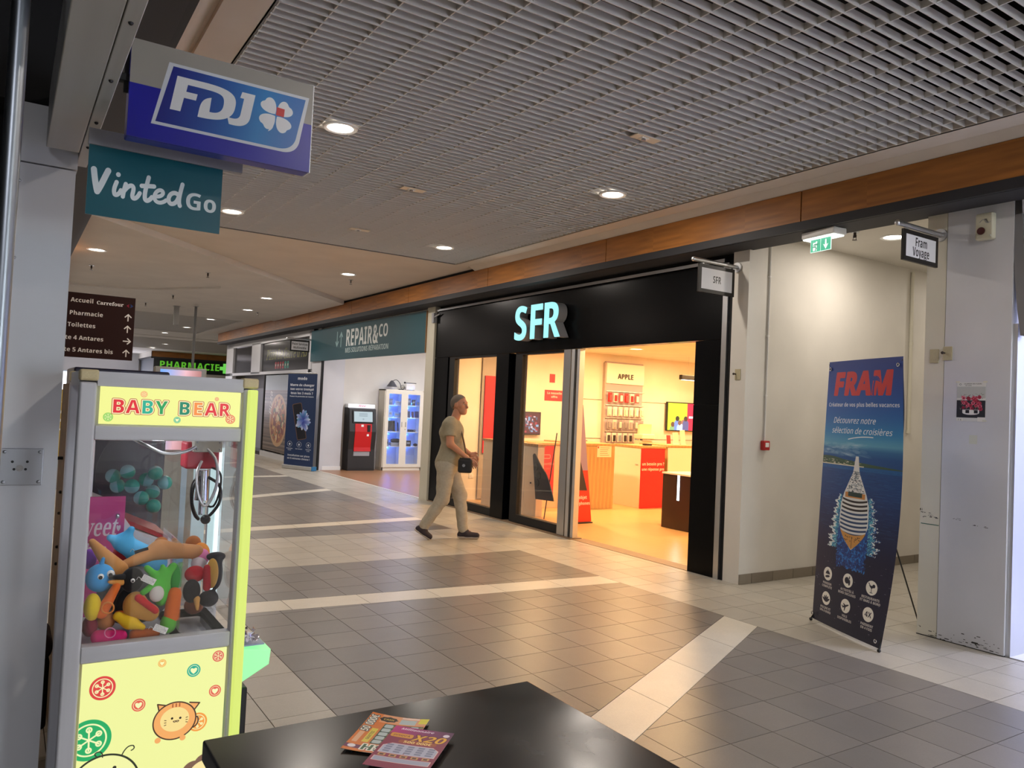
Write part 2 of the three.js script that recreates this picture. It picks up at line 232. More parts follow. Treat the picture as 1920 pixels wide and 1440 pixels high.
// ---------- closed pizza shop ----------
{
  const w = structGroup('wall_pizza', 'white framed closed shopfront with dark transom windows');
  part('frame', [span(-26.9, -18.2, 3.16, 3.3, -.12, .0), span(-26.9, -18.2, 2.27, 2.35, -.12, .0), span(-26.9, -26.0, 0, 3.3, -.12, 0), span(-23.76, -22.8, 2.3, 3.2, -.1, 0), span(-18.5, -18.2, 0, 3.3, -.12, .0)], M.panelCool, w);
  part('pane', span(-26.0, -23.76, 2.35, 3.16, -.07, -.06), mat(0x1b1c20, .08), w); part('pane_001', span(-22.8, -18.5, 2.35, 3.16, -.07, -.06), mat(0x1b1c20, .08), w);
  part('grey_door', span(-26.0, -22.3, 0.1, 2.3, -.5, -.4), mat(0xa9adc0, .5), w); part('plinth', span(-26.0, -22.3, 0, .1, -.42, -.36), mat(0x8d90a0, .5), w);
  part('return_wall', span(-22.35, -22.25, 0, 2.3, -.45, -.02), M.blackMatt, w);
  part('sill', span(-22.25, -18.3, 0, .14, -.1, .02), M.panelCool, w);
  struct('wall_6', 'blank side wall where the shop row ends', [span(-26.95, -26.85, 0, 3.3, -6, -.12), span(-26.9, -18.0, 0, 3.3, -.75, -.55)], M.wallWhite);
}
// ---------- passage beside the phone shop, white pier on its other side ----------
{
  struct('wall_7', 'white wall running back into the side passage', [span(-5.39, -5.19, 0, 3.5, -7, 0)], M.wallWhite);
  const b = structGroup('baseboard_2', 'grey tile skirting along the passage wall');
  for (let z = 0, k = 0; z > -6.5; k++) { const l = k ? .318 : .176; part(k ? `tile_${String(k).padStart(3, '0')}` : 'tile', span(-5.19, -5.178, .002, .098, z - l, z - .003), mat([0x8f8576, 0x8a8072, 0x948a7b][k % 3], .45, { map: T.tile }), b); z -= l + .003; }
  struct('ceiling', 'white ceiling of the side passage', [span(-5.19, -3.41, 3.49, 3.6, -7, -.05), span(-5.19, -3.41, 3.38, 3.6, -.06, -.05)], M.wallWhite);
  struct('wall_8', 'pale end wall of the side passage', span(-5.3, -3.3, 0, 3.6, -7.1, -6.9), M.wallWhite);
  const p = structGroup('wall_right', 'scuffed white pier of two laminate panels beside the passage');
  part('panel', muv(span(-3.41, -3.256, .004, 3.31, -.6, 0)), M.panelCream, p); part('panel_001', muv(span(-3.25, -2.772, .004, 3.31, -.2, .004)), M.panelCool, p);
  part('core', muv(span(-3.40, -2.9, 0, 3.4, -7, -.18)), M.wallWhite, p);
  part('base_seal', span(-3.41, -2.77, 0, .006, -.02, .006), M.blackMatt, p);
  const scuff = mat(0x3b3a38, .9), l = [];
  const ms = [[-3.41, .955, .09, .004], [-3.40, .92, .14, .006], [-3.35, .935, .05, .004], [-3.02, .905, .13, .004], [-3.41, .975, .02, .012], [-3.15, .935, .07, .003]];
  ms.forEach(([x, y, w, h]) => { for (let i = 0; i < 7; i++) l.push(bx(w * rnd(.05, .22), h * rnd(.4, 1.1), .0008, x + w * rnd(0, 1), y + rnd(-.006, .006), x < -3.3 ? .0006 : .0046)); });
  for (let i = 0; i < 46; i++) { const x = rnd(-3.4, -2.8); l.push(bx(rnd(.004, .03), rnd(.002, .007), .0008, x, rnd(.01, .09) * rnd(.3, 1.2), x < -3.256 ? .0006 : .0046)); }
  l.push(bx(.045, .012, .0008, -2.97, .045, .0046));
  part('scuff_marks', l, scuff, p);
  part('scuff_green', [bx(.14, .006, .0008, -3.33, .865, .0006)], mat(0x3d6b5c, .8), p);
  // neighbouring shop on the frame edge
  struct('wall_9', 'steel jamb and bright glazed entrance at the frame edge', [span(-2.77, -2.74, 0, 2.4, -.5, -.02)], M.alu);
  struct('wall_10', 'bluish white inner wall of the neighbouring shop', [span(-2.9, 1.8, 0, 3.3, -3.2, -3.1), span(1.7, 1.8, 0, 3.3, -3.1, 0), span(-2.9, 1.8, 3.2, 3.3, -3.1, 0), span(-2.9, -2.85, 0, 3.3, -3.1, -.2)], mat(0xe4e6f4, .5));
  struct('floor_3', 'white floor of the neighbouring shop', span(-2.8, 1.7, -.05, .004, -3.1, -.02), mat(0xe6e6ea, .3));
  const sh = structGroup('door_2', 'grey half lowered roller shutter over the neighbouring shop');
  for (let i = 0; i < 13; i++) part(i ? `slat_${String(i).padStart(3, '0')}` : 'slat', rb(4.6, .077, .03, .01, -.42, 2.352 + i * .079, -.08), M.greyPaint, sh);
  part('guide_cover', ext(shapeOf([[0, 3.3], [.05, 3.3], [.1, 2.3], [.06, 2.31], [.035, 2.5], [.012, 2.75], [.0, 3.0]]), .1).translate(-2.775, 0, -.1), mat(0x8a8b8f, .4, { metalness: .6 }), sh);
  struct('wall_11', 'unseen walls narrowing the entrance opening behind the camera', [span(1.8, 9, 0, 4.6, -.5, -.3), span(8.8, 9, 3.2, 4.6, -.5, 9.7), span(8.8, 9, 0, 3.2, 2.34, 9.7)], M.wallWhite);  // out of view; leaves a narrow opening that shapes the daylight
  const en = structGroup('window_3', 'unseen glazed entrance behind the camera, placed to let daylight onto slats and pillars');  // out of view, placed and sized to light the slats and pillars
  for (let i = 0; i < 2; i++) { const z = -.26 + i * 1.3; part(i ? `pane_00${i}` : 'pane', span(8.88, 8.886, .1, 3.2, z + .04, z + 1.26), M.glass, en); part(i ? `mullion_00${i}` : 'mullion', span(8.84, 8.94, 0, 3.2, z - .04, z + .04), M.darkPlastic, en); }
}
// ---------- kiosk edge beside the camera ----------
{
  const p = structGroup('wall_pillar', 'white square kiosk pillar close to the camera');
  part('shaft', muv(span(-3.35, -3.2, 0, 2.395, 5.931, 6.124)), mat(0xdedfe2, .45, { map: T.paint }), p);
  part('collar', muv(span(-3.35, -3.195, 2.4, 2.606, 5.927, 6.124)), mat(0xdedfe2, .45, { map: T.paint }), p);
  part('screw', [[2.33, 6.10], [2.06, 6.10]].map(([y, z]) => sph(.006, -3.199, y, z, 8)), M.steel, p);
  const bm = structGroup('trim_7', 'aluminium header rail running overhead from the pillar');
  const railPaint = mat(0xc9c8c6, .4, { map: T.paint }); part('channel', rb(4.2, .2, .101, .004, -1.05, 2.55, 5.978), railPaint, bm); part('flange', rb(4.4, .25, .036, .003, -1.14, 2.575, 5.9075), railPaint, bm);
  part('screw', [-1.55, -1.95, -2.35, -2.75, -3.05].map(x => sph(.006, x, 2.449, 5.908, 8)), mat(0x444448, .4, { metalness: 1 }), bm);
  struct('wall_black_panel', 'black panel above the pillar in place of the dark kiosk interior', [span(-3.6, -3.36, 2.2, 3.9, 5.95, 9.5), span(-3.36, -3.21, 2.61, 3.9, 5.95, 9.5)], M.voidBlack);  // black panel stands for the dark kiosk interior above the pillar
  struct('trim_8', 'round grey shutter tube at the frame edge', cyl(.018, .018, 3.8, 20, -2.0, 1.9, 6.118), metal(0x8f9499, .35));
}

struct('wall_outer', 'unseen outer walls keeping sky light out around the shops', [span(-46.5, 9.2, -.3, 4.6, -12.6, -12.4), span(-46.5, 9.2, -.3, 4.6, 9.7, 9.9), span(-46.6, -46.4, -.3, 4.6, -12.5, 9.9), span(8.9, 9.1, -.3, 4.6, -12.5, -.45)], M.blackMatt);  // out of view, closes the shell against sky light
// ================= LIGHTS OF THE PLACE, SEEN AND OUT OF VIEW =================
function downlight(x, z, y, label, group, color, k, size = .14, R = .125) {
  const o = thing('downlight', label, 'light', [x, y, z], 0, group);
  part('trim_ring', lathe([[R * .8, .012], [R * .8, -.004], [R, -.008], [R * 1.06, -.002], [R * 1.06, .01]], 32), M.white, o);
  part('light_lens', cyl(R * .8, R * .8, .004, 28, 0, .004, 0), glow(color, 6), o);
  area(0, -.006, 0, 0, -2, 0, size, size, color, k * 2.04, o); return o;
}
for (const [x, l] of [[-1.2, 'out of view nearest to the black table'], [-5.7, 'in the grid before the phone shop'], [-9.1, 'at the far end of the grid'], [1.1, 'out of view behind the camera']]) {  // nearest and rear pairs are out of view, placed to light pier and pillar
  downlight(x, 1.36, 3.695, `round ceiling downlight ${l}, row along the shopfronts`, 'downlights in the grid', HALL_COLOR, HALL_LIGHT);
  downlight(x, 4.07, 3.695, `round ceiling downlight ${l}, row over the claw machine side`, 'downlights in the grid', HALL_COLOR, HALL_LIGHT);
}
[[-12.557, 5.119, 3.612, 'above the brown direction board'], [-12.183, 1.496, 3.697, 'in front of the teal shop sign'], [-15.827, 1.808, 3.612, 'second before the teal shop sign'], [-18.349, 1.532, 3.612, 'above the navy roll-up banner'], [-19.144, 5.06, 3.577, 'half hidden behind the kiosk pillar'],
  [-22.414, 1.495, 3.69, 'in the distant dark grid, near edge'], [-25.859, 1.483, 3.69, 'in the distant dark grid, far edge'], [-28.546, 1.681, 3.655, 'on the pale band beyond the dark grid'], [-31.997, .6, 3.69, 'in the last grid, near edge'], [-35.695, .519, 3.69, 'in the middle of the last grid'], [-39.111, .528, 3.655, 'closest to the pharmacy fascia']]
  .forEach(([x, z, y, l]) => downlight(x, z, y, `round ceiling downlight ${l}`, 'downlights down the hall', 0xfff4ea, HALL_LIGHT * 1.25));
for (const [x, l] of [[-23.5, 'under the dark grid'], [-30, 'beyond the second dark groove'], [-36, 'before the bright shop window']]) downlight(x, 4.3, 3.69, `unseen round ceiling downlight on the kiosk side far off, ${l}`, 'unseen distant side downlights', 0xfff4ea, HALL_LIGHT * 1.25);  // hidden from the camera, placed to light the far hall
downlight(-4.42, -1.2, 3.488, 'round ceiling downlight in the side passage', 'passage downlights', HALL_COLOR, HALL_LIGHT * .9); downlight(-4.42, -4.2, 3.488, 'unseen round ceiling downlight deeper in the side passage', 'passage downlights', HALL_COLOR, HALL_LIGHT * .8);  // the deeper one is out of view, placed to light the passage
// phone shop ceiling lights: one in view, the others unseen, placed to light the shop
for (const [x, z] of [[-10.4, -1.2], [-7.2, -1.3], [-10.25, -3.1], [-7.3, -3.6], [-10.3, -5.2], [-7.3, -5.8]]) downlight(x, z, 2.76, `round warm ceiling light in the phone shop at ${x < -9 ? 'the display wall' : 'the counters'}, ${z > -2 ? 'behind the window' : z > -4.5 ? 'mid shop' : 'at the back'}`, 'phone shop ceiling lights', PHONE_SHOP_COLOR, PHONE_SHOP_LIGHT * 9, .14, .13);
// repair shop ceiling panels, out of view, placed to light its white interior
for (const [x, z, l] of [[-15.6, -1.6, 'over the kiosk'], [-13.6, -1.6, 'by the doorway'], [-15.6, -3.7, 'at the back'], [-13.6, -3.7, 'at the back corner']]) {
  const o = thing('unseen_panel_light', `unseen square white ceiling light panel in the repair shop ${l}`, 'light', [x, 3.2, z], 0, 'unseen repair shop light panels');
  part('frame', [bx(.64, .012, .02, 0, -.006, .31), bx(.64, .012, .02, 0, -.006, -.31), bx(.02, .012, .6, .31, -.006, 0), bx(.02, .012, .6, -.31, -.006, 0)], M.white, o);
  part('light_panel', bx(.6, .008, .6, 0, -.004, 0), glow(REPAIR_COLOR, 3), o); area(0, -.012, 0, 0, -2, 0, .6, .6, REPAIR_COLOR, REPAIR_LIGHT, o);
}
area(-.5, 3.18, -1.6, -.5, 0, -1.6, 1.2, 1.2, 0xdfe4ff, 14);  // light of the out-of-view ceiling panel, placed to light the neighbouring shop
{ const o = thing('unseen_panel_light', 'unseen wide bluish ceiling light panel in the neighbouring shop', 'light', [-.5, 3.2, -1.6]); part('light_panel', bx(1.2, .01, 1.2, 0, -.005, 0), glow(0xdfe4ff, 3), o); for (const z of [.61, -.61]) part('frame', bx(1.24, .014, .02, 0, -.007, z), M.white, o); }

for (const [x, z, l] of [[1.6, 7.3, 'nearer the pillar'], [4.6, 7.3, 'further back']]) { const o = thing('unseen_panel_light', `unseen square ceiling light panel inside the kiosk ${l}`, 'light', [x, 3.3, z], 0, 'unseen kiosk light panels'); part('frame', bx(.66, .02, .66, 0, .012, 0), M.white, o); part('light_panel', bx(.6, .008, .6, 0, -.002, 0), glow(0xf4f6ff, 3), o); part('hanger', rod([0, .02, 0], [0, .55, 0], .006, 6), M.steel, o); area(0, -.01, 0, 0, -2, 0, .6, .6, 0xf2f4ff, 30, o); }  // out of view behind the camera, placed to light the pillar
// ================= SIGNS AND BANNERS =================
const SF = 'sans-serif';
function txt(g, s, x, y, px, color, o = {}) { g.save(); g.translate(x, y); if (o.rot) g.rotate(o.rot); g.transform(o.sx || 1, 0, o.skew || 0, 1, 0, 0); g.font = `${o.style || 'bold'} ${px}px ${o.font || SF}`; g.textAlign = o.align || 'center'; g.textBaseline = o.base || 'middle'; if (o.stroke) { g.lineJoin = 'round'; g.lineWidth = o.lw || px * .1; g.strokeStyle = o.stroke; g.strokeText(s, 0, 0); } g.fillStyle = color; g.fillText(s, 0, 0); g.restore(); }
const rrect = (g, x, y, w, h, r) => { g.beginPath(); g.moveTo(x + r, y); g.arcTo(x + w, y, x + w, y + h, r); g.arcTo(x + w, y + h, x, y + h, r); g.arcTo(x, y + h, x, y, r); g.arcTo(x, y, x + w, y, r); g.closePath(); };
const disc = (g, x, y, r, c) => { g.beginPath(); g.arc(x, y, r, 0, 7); g.fillStyle = c; g.fill(); };
const toX = Math.PI / 2;   // a sheet turned to look along +x

// blue and silver lottery sign hanging from the kiosk rail
{
  const tex = canvasTex(1024, 546, (g, w, h) => {
    g.fillStyle = '#a5a099'; g.fillRect(0, 0, w, h * .5); g.fillStyle = '#1414a8'; g.fillRect(0, h * .455, w, h);
    const P = [[.135, .17], [.93, .17], [.965, .17], [.9, .71]];
    const para = (ins, fill) => { const l = (x, y) => [x * w, y * h]; const sk = .075;
      const x0 = .115 + ins, x1 = .965 - ins, y0 = .155 + ins * 1.5, y1 = .83 - ins * 1.5; g.beginPath(); g.moveTo(...l(x0 + sk, y0)); g.lineTo(...l(x1 + .012, y0)); g.lineTo(...l(x1 - .035, y1 - .14)); g.quadraticCurveTo(...l(x1 - .055, y1), ...l(x1 - .14, y1)); g.lineTo(...l(x0, y1)); g.closePath(); g.fillStyle = fill; g.fill(); };
    para(0, '#dfe4ee'); const gr = g.createLinearGradient(w * .2, 0, w * .9, h * .2); gr.addColorStop(0, '#16208c'); gr.addColorStop(.75, '#1488d0'); gr.addColorStop(1, '#1673c4'); para(.022, '#17239a'); para(.022, gr);
    g.fillStyle = '#f2f4f8';
    const poly = p => { g.beginPath(); p.forEach((q, i) => i ? g.lineTo(q[0] * w, q[1] * h) : g.moveTo(q[0] * w, q[1] * h)); g.closePath(); g.fill(); };
    poly([[.235, .275], [.405, .275], [.398, .345], [.292, .345], [.285, .42], [.345, .42], [.338, .49], [.275, .49], [.26, .64], [.205, .64]]);
    g.beginPath(); g.moveTo(.36 * w, .275 * h); g.bezierCurveTo(.53 * w, .27 * h, .565 * w, .33 * h, .55 * w, .47 * h); g.bezierCurveTo(.54 * w, .61 * h, .47 * w, .66 * h, .35 * w, .655 * h); g.bezierCurveTo(.36 * w, .56 * h, .355 * w, .45 * h, .42 * w, .42 * h); g.lineTo(.412 * w, .575 * h); g.bezierCurveTo(.47 * w, .58 * h, .485 * w, .52 * h, .487 * w, .45 * h); g.bezierCurveTo(.49 * w, .36 * h, .47 * w, .345 * h, .36 * w, .345 * h); g.closePath(); g.fill();
    g.beginPath(); g.moveTo(.585 * w, .275 * h); g.lineTo(.66 * w, .275 * h); g.lineTo(.638 * w, .53 * h); g.bezierCurveTo(.63 * w, .63 * h, .59 * w, .67 * h, .52 * w, .655 * h); g.lineTo(.51 * w, .58 * h); g.bezierCurveTo(.56 * w, .6 * h, .578 * w, .57 * h, .582 * w, .52 * h); g.lineTo(.597 * w, .345 * h); g.lineTo(.575 * w, .345 * h); g.closePath(); g.fill();
    const cx = .785 * w, cy = .44 * h; for (let k = 0; k < 4; k++) { g.save(); g.translate(cx, cy); g.rotate(k * Math.PI / 2 - .72); g.beginPath(); g.moveTo(0, -8); g.bezierCurveTo(-62, -50, -58, -112, -16, -106); g.quadraticCurveTo(0, -100, 10, -108); g.bezierCurveTo(60, -112, 60, -50, 0, -8); g.fill(); g.restore(); }
    g.save(); g.translate(cx + 24, cy - 22); g.rotate(.06); g.fillStyle = '#d8242a'; g.fillRect(-24, -28, 48, 50); g.restore();
    g.fillStyle = '#f2f4f8'; g.beginPath(); g.moveTo(cx - 12, cy + 50); g.quadraticCurveTo(cx - 10, cy + 90, cx - 44, cy + 108); g.quadraticCurveTo(cx - 30, cy + 70, cx - 12, cy + 50); g.fill();
  });
  const o = thing('hanging_sign', 'blue and silver lottery sign with white letters and clover, under the rail', 'sign', [-2.5, 2.5, 5.578]);
  part('light_box', rb(.06, .287, .54, .006, -.032, 0, 0), mat(0x23239c, .35), o); part('printed_face', sheet(.54, .287).rotateY(toX), print(tex, .28, { color: 0xcccccc }), o);
  part('edge_strip', bx(.064, .287, .004, -.032, 0, -.271), M.white, o); part('bracket', [bx(.03, .02, .06, -.03, .03, .298), bx(.012, .14, .012, -.03, .06, .276)], M.blackMatt, o);
}
// teal hanging sign with handwriting
{
  const tex = canvasTex(1024, 560, (g, w, h) => {
    g.fillStyle = '#075662'; g.fillRect(0, 0, w, h); g.strokeStyle = '#e4eaea'; g.lineCap = 'round'; g.lineJoin = 'round';
    const st = (lw, d) => { g.lineWidth = lw; for (const p of d) { g.beginPath(); g.moveTo(p[0], p[1]); for (let i = 2; i < p.length; i += 6) g.bezierCurveTo(p[i], p[i + 1], p[i + 2], p[i + 3], p[i + 4], p[i + 5]); g.stroke(); } };
    g.save(); g.translate(-48, -150); g.scale(1.16, 1.32);
    st(38, [[78, 262, 84, 300, 92, 350, 106, 392, 130, 350, 150, 290, 166, 256]]);
    st(27, [[222, 316, 210, 350, 204, 372, 214, 392, 226, 402, 244, 384, 252, 362]]); disc(g, 230, 268, 15, '#e4eaea');
    st(27, [[280, 318, 272, 350, 268, 372, 266, 398], [270, 366, 290, 330, 322, 306, 330, 334, 334, 360, 318, 380, 330, 396, 344, 406, 362, 384, 372, 360]]);
    st(28, [[424, 252, 412, 310, 400, 360, 408, 390, 418, 410, 440, 392, 452, 372], [382, 312, 410, 308, 440, 304, 462, 302]]);
    st(25, [[470, 362, 500, 366, 534, 344, 520, 324, 500, 306, 466, 336, 468, 370, 474, 408, 520, 404, 546, 376]]);
    st(28, [[626, 330, 600, 306, 562, 330, 562, 368, 566, 408, 612, 398, 626, 350], [650, 258, 638, 310, 624, 370, 640, 396]]); g.restore();
    txt(g, 'Go', 862, 318, 200, '#dfe6e6', { style: '' });
  });
  const o = thing('hanging_sign', 'teal hanging sign with white handwriting and thin letters', 'sign', [-2.72, 2.262, 5.728]);
  part('printed_face', sheet(.395, .216, .006).rotateY(toX), print(tex, .3), o); part('support_bar', bx(.022, .05, .46, -.005, .134, -.03), mat(0x9a9a9c, .4), o);
}
// brown direction board hung over the hall
{
  const tex = canvasTex(900, 760, (g, w, h) => {
    g.fillStyle = '#2a1512'; g.fillRect(0, 0, w, h); const c = '#d9d4cc', ys = [88, 240, 380, 530, 672];
    const L = ['Accueil', 'Pharmacie', 'Toilettes', 'Porte 4 Antares', 'Porte 5 Antares bis'], X = [222, 215, 205, 76, 72];
    L.forEach((s, i) => txt(g, s, X[i], ys[i], 68, c, { align: 'left', style: '' }));
    txt(g, 'Carrefour', 488, ys[0] + 8, 56, '#f2f0ea', { align: 'left', font: 'serif' });
    g.fillStyle = '#8a2038'; g.beginPath(); g.moveTo(805, 100); g.lineTo(835, 78); g.lineTo(828, 100); g.lineTo(835, 122); g.fill(); g.fillStyle = '#2c3a66'; g.beginPath(); g.moveTo(880, 100); g.lineTo(845, 74); g.lineTo(852, 100); g.lineTo(845, 126); g.fill();
    g.strokeStyle = c; g.lineWidth = 12; g.beginPath(); g.moveTo(120, ys[0]); g.lineTo(185, ys[0]); g.stroke();
    disc(g, 140, ys[1], 46, c); disc(g, 130, ys[2], 46, c); g.fillStyle = '#2a1512'; g.fillRect(132, ys[1] - 26, 16, 52); g.fillRect(114, ys[1] - 8, 52, 16); txt(g, '!', 130, ys[2], 60, '#2a1512');
    const arrow = (x, y, a) => { g.save(); g.translate(x, y); g.rotate(a); g.lineWidth = 13; g.beginPath(); g.moveTo(0, 42); g.lineTo(0, -38); g.moveTo(-36, -4); g.lineTo(0, -40); g.lineTo(36, -4); g.stroke(); g.restore(); };
    [1, 2, 4].forEach(i => arrow(830, ys[i] + 6, 0)); arrow(830, ys[3], Math.PI / 2);
  });
  const o = thing('direction_board', 'dark brown hanging direction board with white rows of text and arrows', 'sign', [-10, 2.335, 5.325]);
  part('printed_face', sheet(.87, .725, .05).rotateY(toX), print(tex, .7, { specularIntensity: .3 }), o); part('hanger', rod([-.01, .36, .38], [-.01, 1.28, .38], .01), M.steel, o);
}
// small perpendicular shop signs
function flagSign(label, x, y, z0, w, h, lines, px, tw = 512) {
  const th = Math.round(tw * h / w), tex = canvasTex(tw, th, (g) => { g.fillStyle = '#1a1715'; g.fillRect(0, 0, tw, th); g.fillStyle = '#e9e8ea'; const b = tw * .07; g.fillRect(b, b, tw - 2 * b, th - 2 * b); lines.forEach((s, i) => txt(g, s, tw / 2, th * (lines.length > 1 ? .34 + i * .32 : .5), px, '#1b1a1a', { sx: .72 })); });
  const o = thing('shop_flag_sign', label, 'sign', [x, y, z0]);
  part('printed_face', sheet(w, h, .02).rotateY(toX).translate(0, -h / 2 - .03, w / 2 + .06), print(tex, .4), o);
  part('arm', rod([0, 0, 0], [0, 0, w + .13], .021, 14), M.alu, o); part('wall_rose', new THREE.CylinderGeometry(.05, .05, .02, 20).rotateX(Math.PI / 2).translate(0, 0, .012), M.alu, o); part('arm_cap', sph(.023, 0, 0, w + .13, 10), M.alu, o); for (const z of [.12, w]) part('clip', bx(.012, .05, .02, 0, -.02, z), M.alu, o);
}
flagSign('small black framed sign beside the black shopfront, three letters', -5.33, 3.135, .0, .5, .275, ['SFR'], 96);
flagSign('small black framed sign above the cruise banner, two words', -3.3, 3.13, .004, .475, .235, ['Fram', 'Voyage'], 100);
flagSign('small black framed sign beside the teal shop sign', -18.3, 3.045, .0, .47, .27, ['Point Services', 'Multimédia'], 84);

// teal fascia sign of the repair shop
{
  const tex = canvasTex(2048, 250, (g, w, h) => {
    g.fillStyle = '#0d4a55'; g.fillRect(0, 0, w, h); const X = x => (x + 18.2) / 6.05 * w, Y = y => (3.25 - y) / .73 * h, c = '#dfe6e6';
    g.strokeStyle = '#8fb6ba'; g.lineWidth = 13; g.lineCap = 'round';
    const ar = (x, a, b) => { g.beginPath(); g.moveTo(X(x), Y(a)); g.lineTo(X(x), Y(b)); const s = a > b ? 1 : -1; g.moveTo(X(x) - 26, Y(b) - s * 30); g.lineTo(X(x), Y(b)); g.lineTo(X(x) + 26, Y(b) - s * 30); g.stroke(); }; ar(-16.46, 3.12, 2.82); ar(-16.22, 2.8, 3.1);
    txt(g, 'REPAIR', X(-15.95), Y(2.965), 170, c, { align: 'left', sx: .83 }); txt(g, '&', X(-14.35), Y(2.965), 175, c, { sx: .78 }); txt(g, 'CO', X(-14.2), Y(3.02), 118, c, { align: 'left', style: '', sx: .95 }); txt(g, 'MES SOLUTIONS RÉPARATION', X(-15.95), Y(2.70), 48, '#b9cccd', { align: 'left', style: '', sx: 1.12 });
  });
  const o = thing('fascia_sign', 'wide dark teal shop sign with white repair lettering', 'sign', [-15.175, 2.885, .03]);
  part('printed_face', sheet(6.05, .73, .05), print(tex, .55), o); part('side_cap', bx(.012, .73, .052, 3.03, 0, 0), mat(0x8d6a43, .6), o);
}
// lit channel letters
{
  const mk = (ch, x) => { const o = thing('channel_letter', `illuminated cyan-white letter ${ch} on the black shopfront`, 'letter', [x, 2.575, 0], 0, 'lit letters of the phone shop');
    const g = (d, s) => { const t = new TextGeometry(ch, { font, size: .47, depth: d, curveSegments: 8, bevelEnabled: false }); t.scale(1.02, 1, 1); return t; };
    part('return', g(.14, 0).translate(0, 0, .012), mat(0x8f8d8c, .5), o); part('light_face', g(.008, 0).translate(0, 0, .153), glow(0x8fe6ee, .62, 0x668888), o); const l = area(.14, .23, .175, .14, .23, 3, .22, .36, 0xbff2ff, 1.6, o); return o; };
  mk('S', -9.19); mk('F', -8.83); mk('R', -8.51);
}
// green emergency exit light under the fascia
{
  const tex = canvasTex(512, 256, (g, w, h) => { g.fillStyle = '#0c9c74'; g.fillRect(0, 0, w, h); g.fillStyle = '#d9f2e4'; g.fillRect(0, 0, 8, h); g.fillRect(252, 0, 8, h); g.fillRect(504, 0, 8, h); g.fillRect(0, 248, w, 8);
    g.fillStyle = '#cfe9d6'; g.fillRect(60, 60, 100, 170); g.fillStyle = '#0c9c74'; disc(g, 150, 58, 20, '#e6f6ea'); g.strokeStyle = '#0b6f55'; g.lineWidth = 20; g.lineCap = 'round'; g.beginPath(); g.moveTo(140, 95); g.lineTo(112, 148); g.lineTo(70, 150); g.moveTo(116, 148); g.lineTo(146, 178); g.lineTo(124, 220); g.moveTo(140, 96); g.lineTo(176, 116); g.lineTo(196, 96); g.moveTo(136, 96); g.lineTo(98, 100); g.lineTo(84, 126); g.stroke();
    g.fillStyle = '#d6efde'; g.beginPath(); g.moveTo(382, 230); g.lineTo(316, 120); g.lineTo(360, 140); g.lineTo(366, 40); g.quadraticCurveTo(382, 10, 398, 40); g.lineTo(404, 140); g.lineTo(448, 120); g.closePath(); g.fill(); });
  const o = thing('exit_light', 'white emergency light with green exit plate under the fascia', 'exit sign', [-4.24, 3.30, .17], -.12);
  part('housing', rb(.36, .06, .16, .012, 0, -.032, 0), M.white, o); part('light_diffuser', rb(.34, .016, .13, .006, 0, -.066, .005), glow(0xf2fff8, 1.1), o); part('exit_plate', sheet(.225, .112, .006).translate(0, -.13, .03), lit(tex, .75), o);
  area(0, -.078, 0, 0, -2, 0, .3, .1, 0xeafff4, 2, o);
}
